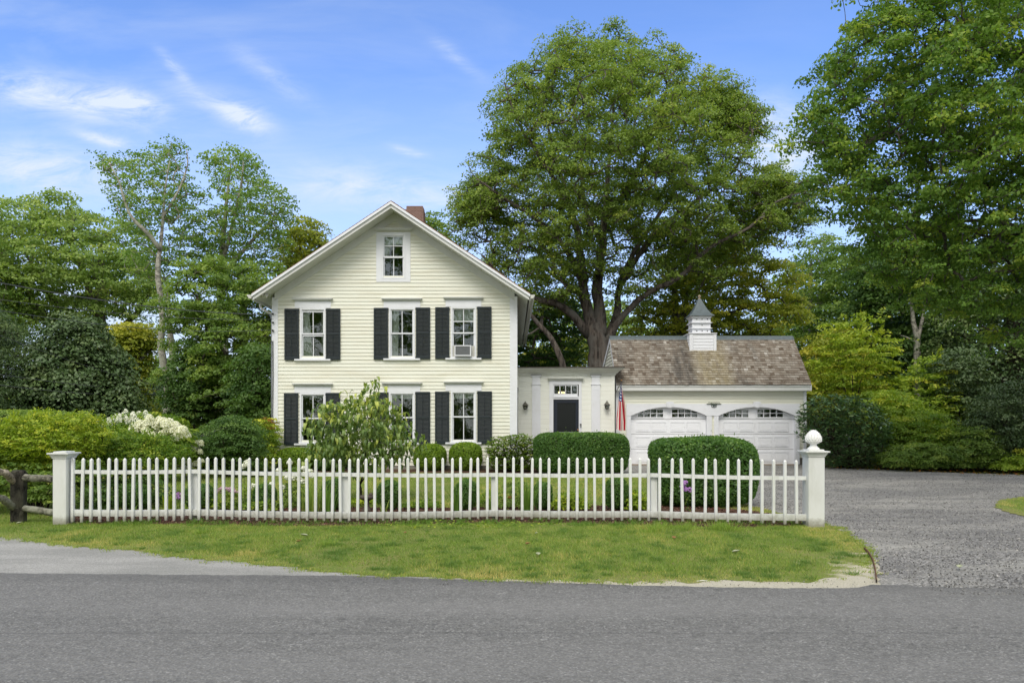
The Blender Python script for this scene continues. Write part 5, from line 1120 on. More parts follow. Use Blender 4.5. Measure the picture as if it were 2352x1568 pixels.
tree('tall slender tree with pale bent trunk and airy top, left of the farmhouse', 'tree', bp, 36, 2.6, 270, 46, .42, .24, .13, L['birch'], M['bark_pale'],
     [(pl([(378, 1000), (385, 930), (382, 860), (370, 790), (374, 730), (366, 670), (362, 610), (370, 560), (374, 500), (380, 430), (390, 370)], 34.6), [.19, .175, .16, .15, .14, .13, .11, .085, .06, .04, .02]),
      (pl([(370, 575), (352, 545), (328, 520), (310, 495), (290, 430), (270, 390)], 34.6, [0, -.3, -.5, -.6, -.6, -.6]), [.11, .09, .08, .06, .04, .02]), (pl([(374, 500), (405, 430), (420, 370), (418, 335)], 34.6, [0, .3, .5, .5]), [.06, .045, .03, .015]),
      (pl([(385, 985), (392, 900), (396, 820), (388, 740), (385, 680)], 36.6), [.20, .18, .16, .13, .08])], holes=[(300, 420, 25, 18), (360, 400, 22, 16), (440, 470, 16, 16)], dome=.55, up=.7, jit=.8, tip=.012, shell=.7)
tree('tall open-crowned tree rising between the pale trunk and the farmhouse roof', 'tree', [(455, 352), (480, 345), (505, 350), (530, 328), (560, 345), (590, 362), (612, 372), (618, 420), (650, 430), (672, 440), (682, 478), (660, 520), (672, 560), (640, 610), (585, 640), (520, 650), (450, 640), (432, 580), (470, 520), (492, 460), (478, 400)], 38, 3, 280, 50, .46, .26, .14, L['birch'], M['bark_pale'],
     [(pl([(508, 1000), (510, 900), (512, 780), (505, 660), (512, 560), (520, 470), (530, 380)], 38), [.30, .27, .23, .18, .13, .08, .03]), (pl([(508, 640), (560, 560), (610, 500), (650, 460)], 38, [0, .5, .8, .8]), [.12, .09, .05, .02]), (pl([(512, 600), (545, 520), (570, 430), (575, 380)], 38, [0, -.6, -.9, -1]), [.11, .08, .05, .02])], holes=[(455, 470, 20, 40), (520, 420, 20, 16), (600, 560, 25, 15), (570, 440, 16, 18)], dome=.55, up=.7, jit=.8, tip=.012, shell=.7)
tree('small olive crown reaching up behind the left roof slope', 'tree', [(640, 590), (655, 540), (680, 505), (705, 498), (738, 515), (748, 545), (745, 580), (770, 600), (740, 680), (660, 720), (630, 660)], 42, 2.5, 120, 90, .7, .35, .16, L['olive'], M['bark_grey'], simple_trunk(690, 560, 42, .22, 0, ([(690, 700), (720, 600), (735, 540)],)), dome=.6, jit=.8, shell=.6)
tree('dark dense maple filling the space left of the farmhouse wall', 'tree', [(392, 700), (420, 640), (450, 600), (500, 580), (560, 600), (620, 600), (680, 630), (700, 700), (700, 960), (640, 990), (560, 985), (480, 985), (410, 985), (395, 900), (420, 830), (400, 770)], 33, 2.8, 120, 85, .42, .26, .13, L['mid'], M['bark_grey'], simple_trunk(560, 640, 33.5, .25, 0, ([(560, 860), (600, 760), (640, 680)], [(560, 860), (500, 780), (470, 690)])), macro=(.85, 7), dome=.5)
tree('dark shaggy understory tree between the dense maple and the farmhouse corner', 'tree', [(540, 840), (580, 790), (640, 780), (680, 800), (680, 1000), (540, 1000), (520, 920)], 30, 1.8, 120, 160, .55, .22, .12, L['dark'], M['bark_dark'], simple_trunk(600, 830, 30.3, .14), dome=.4, droop=.6)
tree('vine-clad lower tree around the foot of the pale bent trunk', 'tree', [(400, 830), (430, 780), (470, 790), (500, 850), (500, 985), (395, 985), (385, 900)], 32, 1.4, 110, 170, .5, .3, .12, L['dark'], M['bark_grey'], simple_trunk(440, 820, 32.3, .16), dome=.6)
tree('mid green tree with layered sprays between the oak and the pale trunk', 'tree', [(270, 760), (300, 735), (340, 740), (365, 770), (360, 800), (330, 830), (350, 870), (320, 900), (350, 960), (270, 980), (240, 900)], 40, 2.5, 130, 150, .9, .3, .17, L['olive'], M['bark_grey'], simple_trunk(300, 780, 40, .2, 0, ([(300, 900), (330, 840), (345, 780)],)), dome=.7)
tree('big dark evergreen mound of drooping foliage above the far hedge', 'evergreen tree', [(95, 800), (130, 755), (160, 725), (182, 698), (200, 712), (222, 745), (250, 785), (275, 800), (280, 850), (305, 880), (310, 940), (300, 1000), (40, 1000), (60, 900), (80, 850), (72, 800)], 28, 3, 300, 170, .62, .30, .13, L['evergreen'], M['bark_dark'], simple_trunk(190, 740, 28.5, .25), dome=.75, droop=.55, up=.8)
tree('feathery pine at the left edge of the picture', 'pine tree', [(-150, 700), (-60, 660), (0, 715), (30, 740), (40, 790), (62, 830), (55, 870), (80, 900), (70, 990), (-150, 990)], 26, 2.4, 240, 190, .45, .35, .12, L['evergreen'], M['bark_dark'], simple_trunk(-10, 700, 26.5, .2), name='pine_tree', dome=.3, jit=1.2, asp=.2)
tree('blue green spruce low in the gap beside the pale trunk', 'evergreen tree', [(300, 900), (340, 855), (380, 880), (400, 930), (420, 990), (290, 990)], 47, 2, 80, 130, .8, .35, .16, L['evergreen'], M['bark_dark'], simple_trunk(355, 900, 47, .2), dome=.5, droop=.5)
tree('pale low tree beyond the gap beside the pale trunk', 'tree', [(280, 880), (320, 820), (350, 830), (345, 900), (330, 990), (270, 990)], 52, 2, 70, 130, 1, .5, .2, L['oak'], M['bark_grey'], simple_trunk(310, 860, 52, .2))
# ---- behind the house and wing
tree('rounded green crown peeking up behind the chimney', 'tree', [(955, 530), (972, 500), (1000, 488), (1020, 505), (1024, 530), (1060, 580), (1060, 700), (940, 700)], 46, 2.5, 90, 120, .85, .4, .18, L['mid'], M['bark_grey'], simple_trunk(1000, 540, 46, .25))
tree('leaning dark-trunked tree just left of the great maple', 'tree', [(1180, 700), (1215, 650), (1260, 690), (1310, 680), (1340, 720), (1350, 770), (1330, 850), (1180, 870), (1170, 780)], 42, 2.4, 120, 110, .62, .28, .17, L['dark'], M['bark'], [(pl([(1318, 1010), (1305, 900), (1290, 830), (1265, 775), (1238, 745), (1212, 715)], 36.5), [.20, .17, .15, .13, .11, .08]), (pl([(1242, 750), (1220, 765), (1200, 770)], 36.5), [.05, .04, .02])], holes=[(1235, 800, 26, 18), (1225, 710, 20, 18), (1300, 760, 14, 20)], dome=.7)
tree('sunlit yellow green tree glimpsed low between house and maple trunk', 'tree', [(1190, 780), (1250, 760), (1330, 770), (1360, 800), (1360, 900), (1180, 900)], 50, 2, 90, 110, .9, .4, .18, L['olive'], M['bark_grey'], simple_trunk(1270, 800, 50, .2), holes=[(1235, 800, 22, 14)])
tree('wide olive green tree with forked trunk behind the garage', 'tree', [(1410, 800), (1420, 720), (1470, 690), (1490, 620), (1530, 545), (1590, 500), (1650, 495), (1700, 530), (1770, 570), (1822, 620), (1840, 690), (1835, 760), (1800, 840), (1600, 850), (1420, 850)], 43, 4, 120, 62, .6, .3, .17, L['olive'], M['bark_grey'],
     [(pl([(1560, 1000), (1558, 860), (1556, 770), (1550, 700), (1545, 620)], 43), [.35, .3, .26, .2, .1]), (pl([(1558, 790), (1575, 720), (1590, 640), (1600, 560)], 43, [0, .4, .7, .8]), [.2, .16, .1, .05]), (pl([(1548, 760), (1500, 740), (1460, 725)], 43, [0, -.3, -.5]), [.12, .09, .05]), (pl([(1556, 780), (1620, 740), (1680, 720), (1740, 700)], 43, [0, -.7, -1.2, -1.4]), [.14, .1, .07, .03])], holes=[(1500, 660, 40, 26), (1440, 720, 25, 20), (1620, 560, 30, 22), (1510, 740, 20, 20)], macro=(1.2, 7), dome=.6, shell=.5)
tree('pale green tree behind the right end of the garage roof', 'tree', [(1790, 640), (1830, 570), (1870, 540), (1900, 535), (1940, 570), (1960, 640), (1960, 800), (1940, 950), (1800, 950), (1780, 800)], 50, 3, 210, 130, 1.05, .5, .19, L['mid'], M['bark_pale'], simple_trunk(1862, 600, 50, .25, 0, ([(1862, 800), (1900, 700), (1920, 600)],)))
tree('tall woodland tree filling the gap right of the garage', 'tree', [(1900, 640), (1940, 560), (2000, 500), (2100, 480), (2200, 520), (2250, 640), (2250, 950), (1900, 950)], 46, 3, 300, 140, 1.0, .5, .19, L['mid'], M['bark_grey'], simple_trunk(2040, 560, 46, .3))
tree('olive tree low behind the right corner of the garage', 'tree', [(1840, 880), (1860, 800), (1900, 760), (1960, 760), (2000, 820), (2020, 1000), (1840, 1000)], 36, 2, 150, 150, .7, .35, .15, L['olive'], M['bark_grey'], simple_trunk(1930, 800, 36, .18))
# ---- right side
nm = [(1976, -90), (1959, 35), (1941, 66), (1915, 84), (1868, 86), (1860, 127), (1862, 167), (1893, 188), (1871, 205), (1835, 193), (1833, 229), (1814, 259), (1798, 325), (1818, 338), (1853, 365), (1875, 338), (1897, 360), (1893, 387), (1862, 409), (1875, 453), (1901, 501), (1945, 500), (1930, 560), (1960, 600), (2000, 590), (2040, 660), (2090, 700), (2150, 690), (2200, 760), (2260, 740), (2310, 820), (2380, 840), (2600, 800), (2650, 300), (2600, -90)]
Yn = 19
tree('towering shade maple hanging its dark boughs over the driveway at the right edge', 'tree', nm, Yn, 2.8, 400, 62, .28, .15, .09, L['maple_near'], M['bark'],
     [(pl([(2620, 1080), (2610, 800), (2600, 500), (2590, 250), (2560, 0)], 21), [.55, .46, .4, .3, .2]), (pl([(2600, 330), (2480, 170), (2352, 134), (2244, 143), (2143, 176), (2050, 185)], 21, [0, -1, -2, -2.6, -3, -3.2]), [.2, .13, .085, .06, .035, .02]),
      (pl([(2600, 450), (2450, 300), (2288, 212), (2148, 215), (2069, 228), (2064, 189), (2000, 160)], 21, [0, -1, -2, -2.4, -2.8, -2.8, -3]), [.22, .15, .1, .075, .05, .03, .02]), (pl([(2590, 200), (2450, 60), (2352, 53), (2222, 37)], 21, [0, -1.4, -3, -3.6]), [.18, .11, .075, .04]),
      (pl([(2605, 640), (2480, 560), (2352, 470), (2200, 420), (2050, 400), (1930, 380)], 21, [0, -.6, -1.2, -1.8, -2, -2]), [.2, .14, .1, .07, .045, .02]), (pl([(2605, 700), (2450, 640), (2300, 560), (2150, 545), (2000, 570)], 21, [0, -.5, -1.2, -1.8, -2]), [.18, .12, .08, .045, .02])],
     holes=[(2120, 400, 35, 22), (2030, 480, 22, 18), (2230, 120, 30, 18), (2320, 190, 20, 20), (2340, 470, 20, 14), (2140, 520, 22, 12), (2280, 520, 30, 12)], name='shade_maple', macro=(.6, 8, 1.0), dome=.35, droop=.45, up=.7, jit=.75, shell=.6, tip=.008)
tree('gloomy hemlock behind the drooping maple boughs', 'evergreen tree', [(2170, 640), (2230, 560), (2330, 500), (2650, 480), (2650, 1040), (2200, 1040), (2180, 900), (2150, 780)], 32, 3, 430, 150, .8, .3, .15, L['evergreen'], M['bark_dark'], simple_trunk(2330, 560, 32, .3, 0, ([(2330, 900), (2280, 840), (2240, 780)],)), dome=.45, droop=.7)
tree('forked grey trunk with a thin dark crown among the right hand woods', 'tree', [(1960, 640), (2000, 580), (2060, 560), (2160, 580), (2210, 660), (2200, 740), (2130, 720), (2070, 700), (2010, 760), (1960, 740)], 35, 2.4, 170, 150, .75, .36, .15, L['dark'], M['bark_pale'], [(pl([(2108, 1000), (2107, 850), (2106, 780), (2098, 740), (2092, 690), (2080, 620)], 34), [.17, .15, .13, .10, .07, .03]), (pl([(2106, 790), (2116, 745), (2124, 700), (2130, 640)], 34), [.09, .075, .06, .03]), (pl([(2108, 790), (2085, 775), (2068, 770)], 34), [.035, .025, .012])])
tree('dark tree closing the wood behind the lime green saplings', 'tree', [(1990, 760), (2060, 720), (2150, 760), (2200, 840), (2260, 860), (2260, 1000), (1990, 1000)], 36, 2.5, 190, 150, .75, .36, .15, L['dark'], M['bark_dark'], simple_trunk(2160, 800, 36, .2))
def sprigs(o, C, leaf, n, ln, size, name='young_shoots', tone=.6, pairs=6):
    idx = rng.choice(len(C), n); c = C[idx]; ctr = C.mean(0); d = unit((c - ctr) * np.array([1, 1.2, 1]) / (C.std(0) + .05)) + rng.normal(size=(n, 3)) * .35 + np.array([0, -.15, .45]); d = unit(d); L_ = ln * rng.uniform(.5, 1.3, (n, 1)); V = []; T = []
    sd_ = unit(np.cross(d, np.array([0, 0, 1.]) + rng.normal(size=(n, 3)) * .3))
    for k in range(pairs * 2 + 1):
        f = (k // 2 + 1) / (pairs + 1); s_ = (-1) ** k if k < pairs * 2 else 0; P = c + d * L_ * f - np.array([0, 0, 1.]) * L_ * .35 * f * f + sd_ * s_ * size * .45
        N = np.cross(d, sd_) * 1.0 + rng.normal(size=(n, 3)) * .3; N[:, 2] = np.abs(N[:, 2]) + .2; V.append(leaf_quads(P, N, size, .42, sd_ * (s_ if s_ else 1) + d * .7, .12)); T.append(rng.normal(tone, .15, n))
    mesh_np(name, np.concatenate(V), None, leaf, o, tone=np.concatenate(T), org=tuple(o.location))
def shrub(label, poly, Y, depth, n, n_per, rx, rz, size, leaf, base, r=.03, stems=5, cat='shrub', name='shrub', group=None, bark='bark_dark', sag=.1, sprig=None, **k):
    bx, = [sx(base, Y)]; o = thing(name, (bx, Y, 0), label, cat, group); C = sample_crown(poly, Y, n, depth, (), k.pop('shell', .5)); C[:, 2] = np.maximum(C[:, 2], rz * .8)
    wd = C[:, 0].std(); zt = np.percentile(C[:, 2], 60); paths = []
    for i in range(stems):
        f = (i + .5) / stems * 2 - 1; a = rng.uniform(-.12, .12); x1 = bx + f * wd * .25 + a * wd; yy = rng.uniform(-.3, .3) * depth
        paths.append(([(bx + f * wd * .18, Y + yy * .4, -.05), (x1, Y + yy * .7, zt * .4), (bx + f * wd * .9, Y + yy, zt * .85)], [r, r * .75, r * .4]))
    grow(paths, C, o, M[bark], name='twigs', tip=k.pop('tip', .005), trunk_name='stems', sides=6)
    if sprig: sprigs(o, C, leaf, *sprig)
    crown_obj(C, o, leaf, n_per, rx, rz, size, name='foliage', **k); return o
lime = dict(dome=.6, jit=.7)
shrub('bright lime green sapling right of the garage, taller of the two', [(1872, 840), (1880, 790), (1905, 770), (1895, 740), (1935, 738), (1960, 745), (1985, 722), (2008, 735), (2015, 770), (2050, 782), (2048, 830), (2060, 880), (2050, 930), (1980, 940), (1900, 910)], 30, 1.4, 120, 60, .36, .15, .12, L['bright'], 1960, .04, 3, 'sapling', 'sapling', shell=.7, sprig=(160, .7, .14), **lime)
shrub('yellow green sapling in front of the dark right hand woods', [(2070, 880), (2085, 850), (2120, 828), (2165, 822), (2185, 850), (2160, 880), (2200, 910), (2235, 960), (2190, 1000), (2110, 1010), (2070, 960)], 29, 1.2, 100, 60, .34, .15, .11, L['azalea'], 2120, .035, 3, 'sapling', 'sapling', shell=.7, sprig=(140, .65, .13), **lime)
shrub('dark dogwood with white tipped leaves under the hemlock', [(2150, 840), (2180, 812), (2215, 808), (2250, 830), (2265, 880), (2285, 940), (2260, 990), (2190, 1000), (2160, 930)], 28.5, 1.2, 110, 90, .4, .2, .11, L['evergreen'], 2210, .04, 3)
shrub('loose green bush with pale berries right of the big rhododendron', [(1990, 930), (2010, 900), (2060, 905), (2120, 940), (2160, 960), (2140, 1010), (2060, 1030), (1990, 1010)], 28, 1.2, 130, 100, .4, .2, .10, L['azalea'], 2060, .03)
shrub('feathery mid green bush spilling towards the driveway', [(2010, 1010), (2060, 965), (2130, 945), (2200, 975), (2235, 1030), (2235, 1086), (2040, 1080), (2000, 1050)], 26.4, 1.2, 200, 90, .3, .15, .075, L['bright2'], 2120, .025, sag=.2, sprig=(200, .45, .09))
shrub('low dense bush at the back edge of the driveway', [(2028, 1055), (2060, 1030), (2120, 1022), (2180, 1030), (2200, 1060), (2195, 1086), (2040, 1082)], 24.9, .7, 130, 130, .24, .14, .06, L['mid'], 2110, .02)
shrub('dark glossy holly at the right edge by the driveway', [(2220, 1000), (2250, 930), (2290, 895), (2352, 868), (2500, 850), (2500, 1100), (2260, 1092), (2225, 1060)], 25.2, 1.8, 330, 150, .36, .2, .075, L['evergreen'], 2340, .04)
shrub('mid green bush between the feathery bush and the dark holly', [(2175, 1088), (2190, 1030), (2220, 985), (2262, 990), (2285, 1040), (2290, 1094)], 25.0, .8, 120, 120, .28, .15, .07, L['mid'], 2230, .02)
shrub('yellow green bush at the bottom right of the woods edge', [(2300, 1096), (2320, 1060), (2360, 1040), (2450, 1030), (2450, 1105)], 23.7, .7, 90, 120, .26, .14, .065, L['azalea'], 2380, .02)
def rhodo(label, poly, Y, depth, n, base, leaf, size, rx=.2, r=.04, stems=5, whorl=9):
    """whorls of long leaves"""
    o = thing('rhododendron', (sx(base, Y), Y, 0), label, 'rhododendron'); C = sample_crown(poly, Y, n, depth, (), .3); C[:, 2] = np.maximum(C[:, 2], .12); wd = C[:, 0].std(); zt = np.percentile(C[:, 2], 55); bx = sx(base, Y)
    paths = [([(bx + f * wd * .3, Y, -.05), (bx + f * wd * .6, Y + rng.uniform(-.3, .3) * depth, zt * .5), (bx + f * wd * 1.0, Y + rng.uniform(-.5, .5) * depth, zt * .9)], [r, r * .8, r * .5]) for f in np.linspace(-1, 1, stems)]
    grow(paths, C, o, M['bark_dark'], name='twigs', tip=.006, trunk_name='stems', sides=6)
    m = len(C); k = whorl; th = rng.uniform(0, 6.28, (m, 1)) + np.arange(k) / k * 6.283 + rng.normal(0, .15, (m, k)); el = rng.normal(.05, .3, (m, k)); ax = rng.normal(0, .28, (m, 2))
    D = np.stack([np.cos(th) * np.cos(el), np.sin(th) * np.cos(el), np.sin(el)], 2); Cc = C[:, None] + rng.normal(0, .02, (m, 1, 3)); P = (Cc + D * size * .55).reshape(-1, 3); D = D.reshape(-1, 3)
    N = np.stack([-D[:, 2] * D[:, 0], -D[:, 2] * D[:, 1], np.ones(len(D))], 1) + rng.normal(size=D.shape) * .25
    tone = np.repeat(rng.normal(.4, .2, m), k) + rng.normal(0, .1, m * k)
    mesh_np('foliage', leaf_quads(P, N, size, .34, D, .03), None, leaf, o, tone=tone, org=tuple(o.location)); return o
rhodo('large dark rhododendron beside the right corner of the garage', [(1836, 950), (1850, 925), (1880, 912), (1930, 905), (1975, 912), (2010, 935), (2035, 970), (2040, 1010), (2010, 1040), (1990, 1078), (1895, 1076), (1880, 1030), (1838, 1000)], 26.2, 1.3, 900, 1945, L['rhodo'], .17)
rhodo('loose rhododendron with fresh upright leaves below the right corner of the house', [(1117, 1030), (1130, 1008), (1160, 1000), (1200, 996), (1228, 1010), (1235, 1050), (1225, 1085), (1140, 1085), (1118, 1060)], 24.3, .6, 700, 1175, L['bright2'], .11)
# ---- clipped shrubs
def clipped(label, X, Y, hx_, hy_, h, leaf, size, n, e=3.0, name='boxwood', cat='clipped shrub', group=None, rough=.03, zb=.03, px=None):
    o = thing(name, (X, Y, 0), label, cat, group)
    u = rng.normal(size=(n, 3)); u = unit(u); s = (np.abs(u[:, 0]) ** e + np.abs(u[:, 1]) ** e + np.abs(u[:, 2]) ** e) ** (-1 / e); p = u * s[:, None]
    g = np.sign(p) * np.abs(p) ** (e - 1); S = np.array([hx_, hy_, h / 2]); Nn = unit(g / S)
    bump = 1 + rough * (np.sin(p[:, 0] * 5 + X) * np.sin(p[:, 2] * 4 + 1) + np.sin(p[:, 1] * 6 + p[:, 0] * 3)) * .5
    inset = rng.uniform(0, 1, n) ** 2.2 * .10 - .012; P = p * S * bump[:, None] - Nn * inset[:, None] + np.array([0, 0, h / 2 + zb]); P[:, 2] = np.maximum(P[:, 2], .01)
    sp_ = (rng.uniform(size=n) < .035) & (Nn[:, 2] > -.2); P[sp_] += (Nn[sp_] * .5 + np.array([0, 0, .6])) * rng.exponential(.022, (sp_.sum(), 1))
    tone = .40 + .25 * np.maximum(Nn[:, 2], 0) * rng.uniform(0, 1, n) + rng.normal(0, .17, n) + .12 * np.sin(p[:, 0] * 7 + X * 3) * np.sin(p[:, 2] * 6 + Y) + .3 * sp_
    mesh_np('foliage', leaf_quads(P, Nn + rng.normal(size=(n, 3)) * .75, size, .6), None, leaf, o, tone=tone)
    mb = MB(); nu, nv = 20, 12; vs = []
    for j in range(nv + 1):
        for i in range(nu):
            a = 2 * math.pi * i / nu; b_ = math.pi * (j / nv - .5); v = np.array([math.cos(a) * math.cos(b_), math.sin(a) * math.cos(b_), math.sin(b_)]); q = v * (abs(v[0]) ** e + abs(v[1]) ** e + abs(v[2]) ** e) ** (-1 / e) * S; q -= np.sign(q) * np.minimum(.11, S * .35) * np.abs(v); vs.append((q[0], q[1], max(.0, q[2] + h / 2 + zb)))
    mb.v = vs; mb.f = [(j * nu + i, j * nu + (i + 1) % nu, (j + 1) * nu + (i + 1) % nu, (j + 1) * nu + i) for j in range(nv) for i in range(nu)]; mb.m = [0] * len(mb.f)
    mb.build('light_block_core', M['core'], o, world=False); return o  # solid dark core added inside the leaves to block light
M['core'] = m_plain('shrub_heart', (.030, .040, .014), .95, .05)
def clip_px(label, pa, pb, pt, Y, dep, leaf, size, n, **k):
    x0, x1 = sx(pa, Y), sx(pb, Y); return clipped(label, (x0 + x1) / 2, Y + dep * .2, (x1 - x0) / 2, dep / 2, sz(pt, Y), leaf, size, n, **k)
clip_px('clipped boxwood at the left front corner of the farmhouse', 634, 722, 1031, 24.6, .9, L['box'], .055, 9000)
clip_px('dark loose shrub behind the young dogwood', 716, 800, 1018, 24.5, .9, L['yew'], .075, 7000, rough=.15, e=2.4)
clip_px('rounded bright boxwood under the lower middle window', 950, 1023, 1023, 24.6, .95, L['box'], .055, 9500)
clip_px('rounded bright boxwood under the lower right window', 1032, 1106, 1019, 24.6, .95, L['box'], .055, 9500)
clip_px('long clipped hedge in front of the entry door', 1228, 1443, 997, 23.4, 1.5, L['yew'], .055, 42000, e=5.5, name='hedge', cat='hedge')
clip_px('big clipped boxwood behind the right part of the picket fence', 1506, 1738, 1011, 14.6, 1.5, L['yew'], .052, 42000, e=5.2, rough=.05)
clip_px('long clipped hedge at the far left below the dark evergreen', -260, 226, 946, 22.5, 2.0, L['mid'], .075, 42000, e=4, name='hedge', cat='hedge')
for (a, b_, t_, lb) in ((269, 341, 1116, 'small dark boxwood behind the pickets, nearest the left gate post'), (424, 486, 1116, 'small dark boxwood behind the first line post from the left'), (582, 630, 1116, 'small dark boxwood just left of the white phlox'), (738, 786, 1106, 'small dark boxwood behind the strappy leaves left of the second line post'), (866, 919, 1108, 'small dark boxwood right of the stone birdbath'), (1044, 1097, 1107, 'small dark boxwood right of the fresh strappy clump at the fence middle'), (1226, 1268, 1112, 'small dark boxwood just right of the tall strappy clump'), (1391, 1443, 1103, 'small dark boxwood nearest the big clipped boxwood')):
    clip_px(lb, a, b_, t_, 13.9, .42, L['yew'], .035, 5200, e=2.5, rough=.08, group='small boxwoods in the bed behind the fence')
# ---- leafy shrubs at the left
shrub('bright leafy shrub behind the rail fence at the left edge', [(-90, 1010), (-50, 975), (-10, 985), (10, 962), (30, 985), (60, 955), (85, 968), (105, 943), (125, 965), (150, 950), (175, 970), (200, 955), (225, 965), (215, 985), (240, 1000), (215, 1040), (190, 1070), (120, 1080), (40, 1075), (-90, 1090)], 14.0, .8, 900, 34, .12, .07, .058, L['bright'], 70, .022, 9, dome=.3, up=.7, jit=.9, tip=.003, asp=.45, shell=.7, tonev=.28, sprig=(420, .30, .06))
shrub('lower mid green branches of the shrub mass beside the gate post', [(-90, 1050), (0, 1040), (60, 1060), (110, 1070), (200, 1060), (235, 1080), (200, 1120), (180, 1165), (100, 1150), (20, 1140), (-90, 1150)], 13.6, .6, 190, 60, .15, .07, .055, L['mid'], 90, .02, 7, dome=.5, tip=.003)
shrub('arching fine leaved shrub behind the first pickets', [(120, 1040), (150, 1005), (180, 990), (215, 995), (240, 985), (262, 1000), (300, 992), (330, 1008), (360, 1000), (395, 1022), (418, 1040), (400, 1060), (385, 1100), (340, 1110), (300, 1085), (230, 1075), (150, 1080)], 15.2, .9, 800, 36, .13, .07, .055, L['bright2'], 260, .02, 8, dome=.3, jit=.9, tip=.003, asp=.45, shell=.7, tonev=.28, sprig=(380, .28, .055))
shrub('dark bushy undergrowth below the arching shrub', [(185, 1100), (240, 1085), (300, 1095), (370, 1100), (395, 1130), (380, 1172), (190, 1172)], 14.6, .5, 120, 60, .14, .08, .05, L['dark'], 290, .015, 5)
shrub('dark green bush between the rail fence and the farmhouse', [(452, 1055), (458, 1010), (475, 985), (500, 972), (535, 965), (565, 970), (590, 990), (600, 1030), (598, 1082), (470, 1082)], 22.2, .9, 260, 95, .26, .16, .065, L['dark'], 525, .03)
shrub('yellow green bush with orange tips at the left corner of the farmhouse', [(548, 1060), (555, 1000), (575, 975), (600, 965), (622, 968), (632, 1000), (630, 1078), (560, 1080)], 24.6, .9, 170, 95, .26, .14, .07, L['azalea'], 595, .03)

shrub('spray of orange red tipped leaves above the yellow green bush', [(562, 985), (580, 968), (610, 958), (628, 965), (625, 985), (575, 992)], 24.3, .3, 22, 40, .14, .06, .06, L['redtip'], 597, .012, 2)
hyd = shrub('tall hydrangea covered in creamy white flower heads', [(232, 990), (250, 968), (300, 955), (360, 955), (410, 970), (432, 1000), (430, 1040), (400, 1070), (250, 1080), (235, 1040)], 20.2, 1.0, 260, 70, .22, .12, .085, L['bright2'], 330, .02, 7, cat='hydrangea', name='hydrangea')
def flower_head(parent, loc, r, h, leaf, n=130, cone=True, petal=.022):
    th = rng.uniform(0, 6.28, n); z = rng.uniform(0, 1, n) ** .8; rr = r * (np.sqrt(1 - z ** 1.6) * .95 + .05) if cone else r * np.sqrt(np.clip(1 - (2 * z - 1) ** 2, 0, 1)); P = np.stack([rr * np.cos(th), rr * np.sin(th), z * h], 1); P += rng.normal(0, r * .05, P.shape)
    N = np.stack([np.cos(th), np.sin(th), z * 1.2], 1) + rng.normal(size=(n, 3)) * .5
    o = mesh_np('flower_head', leaf_quads(P, N, petal * 2.2, .95), None, leaf, parent, tone=rng.normal(.55, .2, n)); o.location = loc; return o
fl6 = [(1250, 225), (1305, 210), (1340, 225), (1360, 250), (1325, 255), (1185, 285), (1140, 290), (1210, 330), (1285, 325), (1335, 330), (1365, 290), (1405, 300), (1420, 270), (1465, 275), (1485, 295), (1455, 322), (1525, 340), (1435, 370), (1430, 250), (1262, 258), (1210, 245), (1110, 280), (1382, 248), (1160, 250), (1300, 235), (1245, 335), (1490, 300), (1205, 300), (1230, 205)]
f0 = flower_head(hyd, (0, 0, 0), .115, .17, L['cream'], 300, petal=.015); f1 = flower_head(hyd, (0, 0, 0), .08, .26, L['white'], 200, petal=.014)
for i, (a, b_) in enumerate(fl6):
    c = f0 if i == 0 else f0.copy(); 
    if i: link(c, hyd)
    Yh = 19.3 + rng.uniform(-.25, .3); c.location = (sx(a * .2799, Yh) - hyd.location.x, Yh - hyd.location.y, sz(903.4 + b_ * .2799, Yh) - .07); s = rng.uniform(.85, 1.25); c.scale = (s, s, s); c.rotation_euler = (rng.normal(0, .25), rng.normal(0, .25), rng.uniform(0, 6))
for i, (a, b_) in enumerate([(840, 240), (935, 210), (975, 195), (1010, 180), (1090, 190), (1195, 180), (1140, 200), (1060, 210), (900, 225), (1120, 215), (1180, 215), (860, 255), (960, 225), (1035, 225), (1255, 195)]):
    c = f1 if i == 0 else f1.copy()
    if i: link(c, hyd)
    Yh = 19.5 + rng.uniform(-.2, .5); c.location = (sx(a * .2799, Yh) - hyd.location.x, Yh - hyd.location.y, sz(903.4 + b_ * .2799, Yh) - .12); s = rng.uniform(.8, 1.2); c.scale = (s, s, s); c.rotation_euler = (rng.normal(0, .3), rng.normal(0, .3), rng.uniform(0, 6))
hy2 = shrub('low hydrangea with small pale flower heads behind the rail fence', [(395, 1040), (410, 1020), (440, 1015), (462, 1030), (470, 1070), (400, 1078)], 21.6, .6, 80, 60, .2, .1, .075, L['azalea'], 430, .015, 4, cat='hydrangea', name='hydrangea')
fh = flower_head(hy2, (0, 0, 0), .07, .09, L['cream'], 150, petal=.012)
for i in range(26):
    c = fh if i == 0 else fh.copy()
    if i: link(c, hy2)
    a, b_ = rng.uniform(385, 466), rng.uniform(1012, 1070); Yh = 20.9; c.location = (sx(a, Yh) - hy2.location.x, Yh - hy2.location.y, sz(b_, Yh))
